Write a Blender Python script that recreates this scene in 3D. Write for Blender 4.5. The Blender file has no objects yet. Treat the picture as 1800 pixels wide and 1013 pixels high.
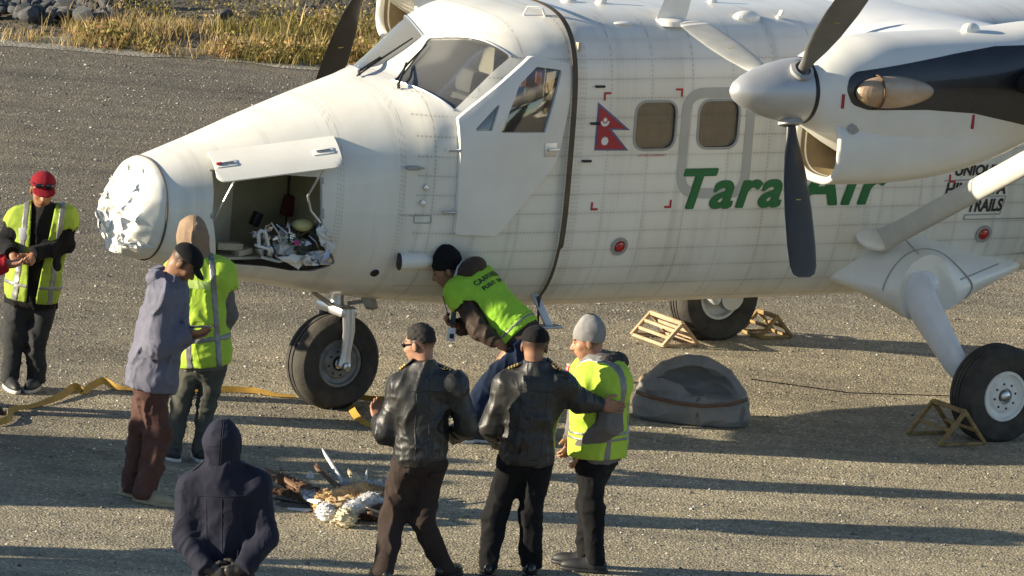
import bpy, bmesh, math, random
import numpy as np
from mathutils import Matrix, Vector, Euler
rad = math.radians
sc = bpy.context.scene
# ------------------------------------------------------------------ camera, sky, sun, exposure
F_PX, PITCH, ROLL, CAM_H = 14000.0, 0.17599666, 0.08375671, 10.855907
cam_d = bpy.data.cameras.new('camera'); cam = bpy.data.objects.new('camera', cam_d)
sc.collection.objects.link(cam); sc.camera = cam
cam_d.sensor_width = 36.0; cam_d.lens = F_PX / 1800 * 36.0; cam_d.clip_start = 1.0; cam_d.clip_end = 3000
_f = np.array([0, math.cos(PITCH), -math.sin(PITCH)]); _r0 = np.array([1.0, 0, 0]); _u0 = np.cross(_r0, _f)
CR = _r0*math.cos(ROLL) + _u0*math.sin(ROLL); CU = _u0*math.cos(ROLL) - _r0*math.sin(ROLL); CF = _f
CO = np.array([0, 0, CAM_H])
cam.matrix_world = Matrix(((CR[0], CU[0], -CF[0], CO[0]), (CR[1], CU[1], -CF[1], CO[1]), (CR[2], CU[2], -CF[2], CO[2]), (0, 0, 0, 1)))
SUN_ELEV, SUN_AZ = 14.3, 191.0          # azimuth: direction towards the sun in the XY plane, degrees from +X
world = bpy.data.worlds.new('World'); sc.world = world; world.use_nodes = True
wn = world.node_tree; wn.nodes.clear()
sky = wn.nodes.new('ShaderNodeTexSky'); sky.sky_type = 'NISHITA'; sky.sun_disc = False
sky.sun_elevation = rad(SUN_ELEV); sky.sun_rotation = rad(90 - SUN_AZ); sky.altitude = 2800
sky.air_density = 1.0; sky.dust_density = 1.2; sky.ozone_density = 1.0
bg = wn.nodes.new('ShaderNodeBackground'); bg.inputs['Strength'].default_value = 0.073
wo = wn.nodes.new('ShaderNodeOutputWorld'); wn.links.new(sky.outputs[0], bg.inputs[0]); wn.links.new(bg.outputs[0], wo.inputs[0])
sun_d = bpy.data.lights.new('sun', 'SUN'); sun = bpy.data.objects.new('sun', sun_d); sc.collection.objects.link(sun)
sun_d.energy = 4.5; sun_d.angle = rad(0.55); sun_d.color = (1.0, 0.88, 0.67)
_sd = Vector((math.cos(rad(SUN_AZ))*math.cos(rad(SUN_ELEV)), math.sin(rad(SUN_AZ))*math.cos(rad(SUN_ELEV)), math.sin(rad(SUN_ELEV))))
sun.rotation_euler = _sd.to_track_quat('Z', 'Y').to_euler()
vs = sc.view_settings; vs.view_transform = 'Standard'; vs.look = 'None'; vs.gamma = 1.0; vs.use_curve_mapping = False
vs.exposure = 1.28
sc.cycles.max_bounces = 8; sc.cycles.transparent_max_bounces = 12; sc.cycles.caustics_reflective = False; sc.cycles.caustics_refractive = False
sc.cycles.sample_clamp_indirect = 6.0
# ------------------------------------------------------------------ pixels of the photograph to directions
def ray(u, v):
    d = CF + CR*(u-900)/F_PX - CU*(v-506.5)/F_PX
    return d/np.linalg.norm(d)
def gpt(u, v, z=0.0):                      # the pixel's point on the ground
    d = ray(u, v); return CO + d*((z-CAM_H)/d[2])
def ypt(u, v, y):                          # the pixel's point at world depth y
    d = ray(u, v); return CO + d*(y/d[1])
AO = np.array([-1.22864, 55.614421, 0.0]); AYAW = 0.57515376      # aeroplane: nose wheel contact, heading
AX = np.array([math.cos(AYAW), math.sin(AYAW), 0]); AY = np.array([-math.sin(AYAW), math.cos(AYAW), 0])
def aloc(P): d = np.asarray(P)-AO; return np.array([d@AX, d@AY, d[2]])
def aplane(u, v, y):                       # pixel to the aeroplane's own x,z on the plane y = const
    d = ray(u, v); o = aloc(CO); dl = np.array([d@AX, d@AY, d[2]]); return o + dl*((y-o[1])/dl[1])
# ------------------------------------------------------------------ object helpers
def link(o, parent=None):
    sc.collection.objects.link(o)
    if parent is not None: o.parent = parent
    return o
def tag(o, label, cat, group=None):
    o['label'] = label; o['category'] = cat
    if group: o['group'] = group
    return o
def thing(name, label, cat, loc=(0, 0, 0), rz=0.0, group=None):
    o = bpy.data.objects.new(name, None); o.empty_display_size = .1; link(o)
    o.location = loc; o.rotation_euler = (0, 0, rz)
    return tag(o, label, cat, group)
def mesh(verts, faces, smooth=True):
    m = bpy.data.meshes.new('mesh'); m.from_pydata([tuple(map(float, v)) for v in verts], [], [tuple(map(int, f)) for f in faces]); m.update()
    if smooth: m.shade_smooth()
    return m
def fast_mesh(V, Q, smooth=True):          # numpy arrays, equal-sided faces
    m = bpy.data.meshes.new('mesh'); n = Q.shape[1]
    m.vertices.add(len(V)); m.vertices.foreach_set('co', np.ascontiguousarray(V, np.float32).ravel())
    m.loops.add(Q.size); m.loops.foreach_set('vertex_index', np.ascontiguousarray(Q, np.int32).ravel())
    m.polygons.add(len(Q)); m.polygons.foreach_set('loop_start', np.arange(0, Q.size, n, dtype=np.int32))
    m.update(calc_edges=True); m.validate()
    if smooth: m.shade_smooth()
    return m
def obj(name, m, material=None, parent=None, auto=None):
    o = bpy.data.objects.new(name, m); m.name = name
    for k in (material if isinstance(material, (list, tuple)) else [material]):
        if k is not None: m.materials.append(k)
    if auto is not None: sharp(m, auto)
    return link(o, parent)
def sharp(m, deg):
    m.shade_smooth()
    try: m.set_sharp_from_angle(angle=rad(deg))
    except Exception: pass
def bmobj(name, bm, material, parent=None, auto=35):
    m = bpy.data.meshes.new(name); bmesh.ops.recalc_face_normals(bm, faces=bm.faces[:]); bm.to_mesh(m); bm.free()
    o = obj(name, m, material, parent)
    if auto is not None: sharp(m, auto)
    return o
def basis_from(z, hint=(0, 0, 1)):
    z = Vector(z).normalized(); h = Vector(hint)
    if abs(z.dot(h.normalized())) > .98: h = Vector((1, 0, 0))
    x = h.cross(z).normalized(); y = z.cross(x); return x, y, z
def add_box(bm, c, s, rot=None, bev=0.0):
    M = Matrix.Translation(Vector(c)) @ (rot.to_4x4() if rot else Matrix()) @ Matrix.Diagonal((s[0], s[1], s[2], 1))
    r = bmesh.ops.create_cube(bm, size=1.0, matrix=M)
    if bev:
        es = {e for v in r['verts'] for e in v.link_edges}
        bmesh.ops.bevel(bm, geom=list(es), offset=bev, segments=2, affect='EDGES', profile=.5)
def add_tube(bm, pts, radii, seg=12, cap=True, flat=None):
    pts = [Vector(p) for p in pts]; n = len(pts)
    if not hasattr(radii, '__len__'): radii = [radii]*n
    rings = []; px = None
    for i, p in enumerate(pts):
        t = (pts[min(i+1, n-1)]-pts[max(i-1, 0)]).normalized()
        if px is None: x, y, _ = basis_from(t)
        else:
            x = (px - t*px.dot(t)).normalized(); y = t.cross(x)
        px = x; r = radii[i]; fl = flat or (1, 1)
        rings.append([bm.verts.new(p + x*math.cos(a)*r*fl[0] + y*math.sin(a)*r*fl[1]) for a in [2*math.pi*k/seg for k in range(seg)]])
    for a, b in zip(rings[:-1], rings[1:]):
        for k in range(seg): bm.faces.new((a[k], a[(k+1) % seg], b[(k+1) % seg], b[k]))
    if cap: bm.faces.new(rings[0][::-1]); bm.faces.new(rings[-1])
def add_lathe(bm, prof, org=(0, 0, 0), axis=(0, 0, 1), seg=32, hint=(0, 0, 1)):   # prof: (radius, height)
    x, y, z = basis_from(axis, hint); o = Vector(org); rings = []
    for r, h in prof:
        if r < 1e-5: rings.append([bm.verts.new(o+z*h)])
        else: rings.append([bm.verts.new(o+z*h+x*math.cos(a)*r+y*math.sin(a)*r) for a in [2*math.pi*k/seg for k in range(seg)]])
    for a, b in zip(rings[:-1], rings[1:]):
        for k in range(seg):
            k2 = (k+1) % seg
            if len(a) == 1 and len(b) == 1: continue
            if len(a) == 1: bm.faces.new((a[0], b[k2], b[k]))
            elif len(b) == 1: bm.faces.new((a[k], a[k2], b[0]))
            else: bm.faces.new((a[k], a[k2], b[k2], b[k]))
def tube_obj(name, pts, radii, material, parent=None, seg=12, flat=None):
    bm = bmesh.new(); add_tube(bm, pts, radii, seg, True, flat); return bmobj(name, bm, material, parent, 40)
def box_obj(name, c, s, material, parent=None, rot=None, bev=.004):
    bm = bmesh.new(); add_box(bm, c, s, rot, bev); return bmobj(name, bm, material, parent, 30)
def lathe_obj(name, prof, org, axis, material, parent=None, seg=32, auto=35):
    bm = bmesh.new(); add_lathe(bm, prof, org, axis, seg); return bmobj(name, bm, material, parent, auto)
def prism_mesh(poly, ext, base=0.0):       # poly: 3D points (planar), ext: extrusion vector
    P = [Vector(p)+Vector(ext)*base for p in poly]; n = len(P); Q = [p+Vector(ext) for p in P]
    m = mesh(P+Q, [tuple(range(n))[::-1], tuple(range(n, 2*n))]+[(i, (i+1) % n, n+(i+1) % n, n+i) for i in range(n)], False)
    bm = bmesh.new(); bm.from_mesh(m); bmesh.ops.triangulate(bm, faces=[f for f in bm.faces if len(f.verts) > 4]); bmesh.ops.recalc_face_normals(bm, faces=bm.faces[:])
    bm.to_mesh(m); bm.free(); return m
def boolean(a, bs, op, solver='MANIFOLD'):
    oa = bpy.data.objects.new('tmp', a); sc.collection.objects.link(oa); tmp = [oa]
    for b in bs:
        ob = bpy.data.objects.new('tmp', b); sc.collection.objects.link(ob); tmp.append(ob); ob.hide_render = True
        md = oa.modifiers.new('b', 'BOOLEAN'); md.operation = op; md.object = ob; md.solver = solver
    bpy.context.view_layer.update()
    dg = bpy.context.evaluated_depsgraph_get(); me = bpy.data.meshes.new_from_object(oa.evaluated_get(dg))
    for o in tmp: bpy.data.objects.remove(o)
    me.materials.clear()
    return me
# ------------------------------------------------------------------ materials
def mat(name, col, rough=.6, metal=0.0, var=0.0, vscale=6.0, bump=0.0, bscale=40.0, bdist=.01, coat=0.0, spec=.5, col2=None, sheen=0.0, detail=6):
    m = bpy.data.materials.new(name); m.use_nodes = True; nt = m.node_tree; b = nt.nodes['Principled BSDF']
    b.inputs['Roughness'].default_value = rough; b.inputs['Metallic'].default_value = metal
    b.inputs['Specular IOR Level'].default_value = spec; b.inputs['Coat Weight'].default_value = coat
    if sheen: b.inputs['Sheen Weight'].default_value = sheen; b.inputs['Sheen Roughness'].default_value = .5
    b.inputs['Base Color'].default_value = (*col, 1)
    tc = nt.nodes.new('ShaderNodeTexCoord')
    if var or col2:
        n = nt.nodes.new('ShaderNodeTexNoise'); n.inputs['Scale'].default_value = vscale; n.inputs['Detail'].default_value = detail; n.inputs['Roughness'].default_value = .62
        nt.links.new(tc.outputs['Object'], n.inputs['Vector'])
        r = nt.nodes.new('ShaderNodeValToRGB'); r.color_ramp.elements[0].position = .32; r.color_ramp.elements[1].position = .68
        c2 = col2 or tuple(min(1, c*(1+var)) for c in col); c1 = col if col2 else tuple(c*(1-var) for c in col)
        r.color_ramp.elements[0].color = (*c1, 1); r.color_ramp.elements[1].color = (*c2, 1)
        nt.links.new(n.outputs['Fac'], r.inputs[0]); nt.links.new(r.outputs[0], b.inputs['Base Color'])
        rr = nt.nodes.new('ShaderNodeMapRange'); rr.inputs[3].default_value = max(0, rough-.08); rr.inputs[4].default_value = min(1, rough+.1)
        nt.links.new(n.outputs['Fac'], rr.inputs[0]); nt.links.new(rr.outputs[0], b.inputs['Roughness'])
    if bump:
        n2 = nt.nodes.new('ShaderNodeTexNoise'); n2.inputs['Scale'].default_value = bscale; n2.inputs['Detail'].default_value = 5
        nt.links.new(tc.outputs['Object'], n2.inputs['Vector'])
        bp = nt.nodes.new('ShaderNodeBump'); bp.inputs['Strength'].default_value = bump; bp.inputs['Distance'].default_value = bdist
        nt.links.new(n2.outputs['Fac'], bp.inputs['Height']); nt.links.new(bp.outputs[0], b.inputs['Normal'])
    return m
def glass_mat(name, tint, refl=1.0, rough=.02, haze=.1):  # last argument mixes in pale diffuse that stands in for glare on the panes
    m = bpy.data.materials.new(name); m.use_nodes = True; nt = m.node_tree; nt.nodes.clear()
    o = nt.nodes.new('ShaderNodeOutputMaterial'); t = nt.nodes.new('ShaderNodeBsdfTransparent'); g = nt.nodes.new('ShaderNodeBsdfGlossy'); x = nt.nodes.new('ShaderNodeMixShader')
    f = nt.nodes.new('ShaderNodeFresnel'); f.inputs[0].default_value = 1.5
    k = nt.nodes.new('ShaderNodeMath'); k.operation = 'MULTIPLY'; k.inputs[1].default_value = refl; k.use_clamp = True
    t.inputs[0].default_value = (*tint, 1); g.inputs['Roughness'].default_value = rough
    nt.links.new(f.outputs[0], k.inputs[0]); nt.links.new(k.outputs[0], x.inputs[0]); nt.links.new(t.outputs[0], x.inputs[1]); nt.links.new(g.outputs[0], x.inputs[2]); df = nt.nodes.new('ShaderNodeBsdfDiffuse'); df.inputs[0].default_value = (.55, .54, .50, 1); x2 = nt.nodes.new('ShaderNodeMixShader'); x2.inputs[0].default_value = haze
    nt.links.new(x.outputs[0], x2.inputs[1]); nt.links.new(df.outputs[0], x2.inputs[2]); nt.links.new(x2.outputs[0], o.inputs[0])
    return m
def M_(nt, op, a=None, b=None, c=None, clamp=False):
    n = nt.nodes.new('ShaderNodeMath'); n.operation = op; n.use_clamp = clamp
    for i, k in enumerate((a, b, c)):
        if k is None: continue
        if isinstance(k, (int, float)): n.inputs[i].default_value = k
        else: nt.links.new(k, n.inputs[i])
    return n.outputs[0]
def skin_paint():
    # white aircraft paint: rivet rows and lap seams at frames and stringers, grime along them
    m = mat('aircraft_paint', (.80, .785, .75), .32, 0, coat=.25); nt = m.node_tree; b = nt.nodes['Principled BSDF']
    tc = nt.nodes.new('ShaderNodeTexCoord'); sp = nt.nodes.new('ShaderNodeSeparateXYZ'); nt.links.new(tc.outputs['Object'], sp.inputs[0])
    X, Y, Z = sp.outputs[0], sp.outputs[1], sp.outputs[2]
    warp = nt.nodes.new('ShaderNodeTexNoise'); warp.inputs['Scale'].default_value = 1.3; nt.links.new(tc.outputs['Object'], warp.inputs['Vector'])
    def near(v, period, off):              # distance to the nearest multiple
        return M_(nt, 'ABSOLUTE', M_(nt, 'SUBTRACT', M_(nt, 'MODULO', M_(nt, 'ADD', v, 100*period+period/2-off), period), period/2))
    def lt(v, t): return M_(nt, 'LESS_THAN', v, t)
    def dots(s, per): return lt(near(s, per, 0), per*.22)
    girth = M_(nt, 'ADD', M_(nt, 'ABSOLUTE', Y), Z)
    cabin = M_(nt, 'GREATER_THAN', X, .10); nosez = M_(nt, 'SUBTRACT', 1.0, cabin)
    side = M_(nt, 'MULTIPLY', lt(Z, 2.72), cabin)
    wv = M_(nt, 'MULTIPLY', M_(nt, 'SUBTRACT', warp.outputs['Fac'], .5), .006)
    dz = near(M_(nt, 'ADD', Z, wv), .137, .03); dx = near(M_(nt, 'ADD', X, wv), .345, .22)
    hz = M_(nt, 'MULTIPLY', M_(nt, 'MULTIPLY', lt(dz, .0065), dots(X, .027)), side)
    hl = M_(nt, 'MULTIPLY', lt(dz, .0028), side)
    vx = M_(nt, 'MULTIPLY', M_(nt, 'MULTIPLY', lt(dx, .0065), dots(girth, .027)), cabin)
    vl = M_(nt, 'MULTIPLY', lt(near(X, 1.035, .22), .0028), cabin)
    nose = None
    for xs, hw in ((-.44, .028), (.0, .022), (1.36, .03), (3.9, .03)):
        d = M_(nt, 'ABSOLUTE', M_(nt, 'SUBTRACT', X, xs))
        band = M_(nt, 'MULTIPLY', M_(nt, 'MULTIPLY', lt(d, hw), dots(girth, .03)), lt(near(X, hw*.8, xs), hw*.24))
        bb = M_(nt, 'ADD', band, M_(nt, 'MULTIPLY', lt(d, hw), .22))
        nose = bb if nose is None else M_(nt, 'ADD', nose, bb)
    rivets = M_(nt, 'ADD', M_(nt, 'ADD', hz, vx), nose, clamp=True)
    lines = M_(nt, 'ADD', M_(nt, 'MULTIPLY', hl, .5), M_(nt, 'MULTIPLY', vl, .6), clamp=True)
    gr = nt.nodes.new('ShaderNodeTexNoise'); gr.inputs['Scale'].default_value = 2.2; gr.inputs['Detail'].default_value = 8
    mp = nt.nodes.new('ShaderNodeMapping'); mp.inputs['Scale'].default_value = (1.0, 1.0, .35); nt.links.new(tc.outputs['Object'], mp.inputs[0]); nt.links.new(mp.outputs[0], gr.inputs['Vector'])
    halo = M_(nt, 'MULTIPLY', M_(nt, 'SUBTRACT', 1.0, M_(nt, 'MULTIPLY', M_(nt, 'MINIMUM', dz, dx), 28.0, clamp=True)), M_(nt, 'MULTIPLY', cabin, .16))
    amt = M_(nt, 'ADD', M_(nt, 'ADD', M_(nt, 'MULTIPLY', rivets, .40), M_(nt, 'MULTIPLY', lines, .36)), halo)
    amt = M_(nt, 'MULTIPLY', amt, M_(nt, 'ADD', M_(nt, 'MULTIPLY', gr.outputs['Fac'], 1.5), -.12), clamp=True)
    mix = nt.nodes.new('ShaderNodeMixRGB'); mix.inputs[1].default_value = (.79, .77, .70, 1); mix.inputs[2].default_value = (.27, .23, .18, 1); nt.links.new(amt, mix.inputs[0])
    mx2 = nt.nodes.new('ShaderNodeMixRGB'); mx2.blend_type = 'MULTIPLY'; mx2.inputs[2].default_value = (.80, .76, .68, 1)
    # each skin panel its own slight tone; oil and exhaust streaks
    fx_ = M_(nt, 'FLOOR', M_(nt, 'DIVIDE', M_(nt, 'ADD', X, 99.78+.125), .69)); fz_ = M_(nt, 'FLOOR', M_(nt, 'DIVIDE', M_(nt, 'ADD', Z, .107), .411)); cb = nt.nodes.new('ShaderNodeCombineXYZ'); nt.links.new(fx_, cb.inputs[0]); nt.links.new(fz_, cb.inputs[1])
    wnn = nt.nodes.new('ShaderNodeTexWhiteNoise'); nt.links.new(cb.outputs[0], wnn.inputs[0]); tone = nt.nodes.new('ShaderNodeMapRange'); tone.inputs[3].default_value = .93; tone.inputs[4].default_value = 1.03; nt.links.new(wnn.outputs['Value'], tone.inputs[0])
    sm = nt.nodes.new('ShaderNodeMapping'); sm.inputs['Scale'].default_value = (7.0, 1.0, .55); nt.links.new(tc.outputs['Object'], sm.inputs[0]); stn = nt.nodes.new('ShaderNodeTexNoise'); stn.inputs['Scale'].default_value = 1.6; stn.inputs['Detail'].default_value = 7; nt.links.new(sm.outputs[0], stn.inputs['Vector'])
    sr = nt.nodes.new('ShaderNodeMapRange'); sr.inputs[1].default_value = .55; sr.inputs[2].default_value = .80; sr.inputs[3].default_value = 1.0; sr.inputs[4].default_value = .80; nt.links.new(stn.outputs['Fac'], sr.inputs[0])
    tn = M_(nt, 'MULTIPLY', tone.outputs[0], sr.outputs[0])
    gm = nt.nodes.new('ShaderNodeMapRange'); gm.inputs[1].default_value = .45; gm.inputs[2].default_value = .75; gm.inputs[3].default_value = 0; gm.inputs[4].default_value = .55
    nt.links.new(gr.outputs['Fac'], gm.inputs[0]); nt.links.new(gm.outputs[0], mx2.inputs[0]); nt.links.new(mix.outputs[0], mx2.inputs[1])
    mx3 = nt.nodes.new('ShaderNodeVectorMath'); mx3.operation = 'SCALE'; nt.links.new(mx2.outputs[0], mx3.inputs[0]); nt.links.new(tn, mx3.inputs[3]); nt.links.new(mx3.outputs[0], b.inputs['Base Color'])
    h = M_(nt, 'SUBTRACT', M_(nt, 'MULTIPLY', rivets, .6), lines)
    bp = nt.nodes.new('ShaderNodeBump'); bp.inputs['Strength'].default_value = .5; bp.inputs['Distance'].default_value = .003; nt.links.new(h, bp.inputs['Height'])
    bp2 = nt.nodes.new('ShaderNodeBump'); bp2.inputs['Strength'].default_value = .22; bp2.inputs['Distance'].default_value = .008; nt.links.new(warp.outputs['Fac'], bp2.inputs['Height']); warp.inputs['Scale'].default_value = 5.0
    nt.links.new(bp.outputs[0], bp2.inputs['Normal']); nt.links.new(bp2.outputs[0], b.inputs['Normal'])
    return m
MAT = dict(
    paint=skin_paint(), white=mat('white_paint', (.72, .70, .64), .36, col2=(.80, .78, .72), vscale=3, coat=.15, detail=9),
    wing=mat('wing_paint', (.72, .72, .71), .4, var=.08, vscale=2.5, bump=.15, bscale=3, bdist=.02),
    dark=mat('dark_rubber', (.018, .018, .018), .75, var=.3, vscale=12, bump=.3, bscale=60), black=mat('black_paint', (.015, .015, .017), .28, var=.3, vscale=4, coat=.3),
    tread=mat('dusty_rubber', (.022, .021, .02), .85, col2=(.07, .062, .05), vscale=7, bump=.3, bscale=50),
    rim=mat('white_rim', (.74, .74, .71), .45, var=.12, vscale=14), metal=mat('steel', (.55, .55, .56), .28, 1.0, var=.1, vscale=9),
    greyrim=mat('grey_rim', (.20, .205, .20), .5, .3, var=.25, vscale=16),
    alu=mat('aluminium', (.66, .66, .68), .36, .9, var=.06, vscale=6), spin=mat('spinner_metal', (.50, .51, .52), .46, .55, var=.06, vscale=4),
    blade=mat('blade_black', (.022, .022, .024), .42, var=.25, vscale=7), strut=mat('strut_paint', (.52, .51, .47), .42, var=.08, vscale=4), bladelit=mat('blade_sunlit_grey', (.36, .36, .33), .45, var=.15, vscale=5), bladegrey=mat('blade_grey', (.17, .165, .15), .45, var=.15, vscale=5),  # palest blade grey has the sun on that blade put into its colour
    green=mat('green_vinyl', (.012, .14, .035), .4, var=.06), red=mat('red_vinyl', (.36, .02, .035), .45, var=.1), redlens=mat('red_lens', (.42, .012, .012), .15, var=.3, vscale=30, coat=.8),
    blue=mat('blue_vinyl', (.10, .11, .24), .45), grey=mat('grey_paint', (.34, .34, .33), .5, var=.05), ink=mat('black_vinyl', (.012, .012, .014), .5),
    exhaust=mat('exhaust_metal', (.44, .29, .17), .42, .35, col2=(.62, .50, .38), vscale=3), inner=mat('bay_primer', (.36, .31, .18), .6, var=.15, vscale=4), bulk=mat('bulkhead_primer', (.52, .46, .33), .6, var=.12, vscale=3),
    cream=mat('cabin_lining', (.50, .44, .34), .7, var=.08), seat=mat('seat_cloth', (.17, .16, .15), .85, var=.2, bump=.3), pink=mat('curtain', (.50, .30, .34), .85, var=.1),
    blind=mat('tan_blind', (.46, .37, .24), .9, col2=(.26, .20, .13), vscale=5), duct=mat('intake_duct_brown', (.20, .15, .08), .6, var=.2),
    glass=glass_mat('window_glass', (.72, .68, .60), 3.2, .03, .05), wglass=glass_mat('windscreen_glass', (.90, .92, .92), 1.5, .02, .13),
    rope=mat('brown_webbing', (.10, .075, .05), .85, var=.2, bump=.4, bscale=200, bdist=.003), wood=mat('pale_wood', (.52, .38, .22), .7, var=.2, vscale=30),
)
# ------------------------------------------------------------------ numpy noise and surface nets
def _hash(i, j, k, s):
    n = (i*374761393 + j*668265263 + k*2147483647 + s*974634541).astype(np.uint32)
    n = (n ^ (n >> 13))*np.uint32(1274126177); n = n ^ (n >> 16)
    return (n & np.uint32(0xffffff)).astype(np.float32)/float(0xffffff)
def vnoise(P, scale=1.0, seed=0):          # value noise in 0..1
    P = np.asarray(P, np.float32)*scale; I = np.floor(P).astype(np.int64); f = P-I; f = f*f*(3-2*f); out = 0
    for a in (0, 1):
        for b in (0, 1):
            for c in (0, 1):
                w = (f[..., 0] if a else 1-f[..., 0])*(f[..., 1] if b else 1-f[..., 1])*(f[..., 2] if c else 1-f[..., 2])
                out = out + w*_hash(I[..., 0]+a, I[..., 1]+b, I[..., 2]+c, seed)
    return out
def fbm(P, scale=1.0, seed=0, oct=3):
    return sum(vnoise(P, scale*2**o, seed+o)*.5**o for o in range(oct))/sum(.5**o for o in range(oct))
def surfnet(f, lo, hi, h):
    lo = np.asarray(lo, float); hi = np.asarray(hi, float); n = np.ceil((hi-lo)/h).astype(int)+1
    ax = [lo[i]+h*np.arange(n[i]) for i in range(3)]
    G = np.stack(np.meshgrid(*ax, indexing='ij'), -1).astype(np.float32)
    V = f(G).astype(np.float32); S = V < 0
    c = np.zeros(n-1, np.int8)
    for a in (0, 1):
        for b in (0, 1):
            for d in (0, 1): c += S[a:n[0]-1+a, b:n[1]-1+b, d:n[2]-1+d]
    act = (c > 0) & (c < 8); idx = np.argwhere(act); N = len(idx)
    ids = -np.ones(n-1, np.int64); ids[act] = np.arange(N)
    acc = np.zeros((N, 3)); cnt = np.zeros(N); i, j, k = idx.T
    corners = [(a, b, d) for a in (0, 1) for b in (0, 1) for d in (0, 1)]
    val = {q: V[i+q[0], j+q[1], k+q[2]] for q in corners}
    for p in corners:
        for ax_ in range(3):
            if p[ax_] == 0:
                q = list(p); q[ax_] = 1; q = tuple(q); va, vb = val[p], val[q]; m = (va < 0) != (vb < 0)
                t = np.where(m, va/np.where(m, va-vb, 1), 0)
                pos = np.tile(np.array(p, float), (N, 1)); pos[:, ax_] += t
                acc += pos*m[:, None]; cnt += m
    Vt = lo + h*(idx + acc/cnt[:, None])
    quads = []
    for ax_ in range(3):
        o1, o2 = [x for x in range(3) if x != ax_]
        sl = [slice(1, n[0]-1), slice(1, n[1]-1), slice(1, n[2]-1)]; sl[ax_] = slice(0, n[ax_]-1)
        s2 = list(sl); s2[ax_] = slice(1, n[ax_])
        A_, B_ = S[tuple(sl)], S[tuple(s2)]; cr = np.argwhere(A_ != B_)
        if not len(cr): continue
        flip = A_[A_ != B_]; base = cr.copy(); base[:, o1] += 1; base[:, o2] += 1
        def cid(d1, d2):
            b = base.copy(); b[:, o1] -= d1; b[:, o2] -= d2; return ids[b[:, 0], b[:, 1], b[:, 2]]
        q = np.stack([cid(0, 0), cid(1, 0), cid(1, 1), cid(0, 1)], 1)
        fl = flip if ax_ != 1 else ~flip
        q[~fl] = q[~fl][:, ::-1]; quads.append(q)
    return Vt, np.concatenate(quads)
def smin(a, b, k): h = np.clip(.5+.5*(b-a)/k, 0, 1); return b*(1-h)+a*h-k*h*(1-h)
def smax(a, b, k): return -smin(-a, -b, k)
def cone(P, a, b, ra, rb):                 # tapered capsule
    a = np.asarray(a, np.float32); b = np.asarray(b, np.float32); ab = b-a; L2 = max(float(ab@ab), 1e-9)
    t = np.clip(((P-a)@ab)/L2, 0, 1); d = np.sqrt((((P-a)-t[..., None]*ab)**2).sum(-1)); return d-(ra+(rb-ra)*t)
def ell(P, c, r, M=None):                  # ellipsoid, rows of M are its axes
    q = P-np.asarray(c, np.float32)
    if M is not None: q = q@np.asarray(M, np.float32).T
    r = np.asarray(r, np.float32); k0 = np.sqrt(((q/r)**2).sum(-1)); k1 = np.sqrt(((q/(r*r))**2).sum(-1)); return k0*(k0-1)/np.maximum(k1, 1e-6)
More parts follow.
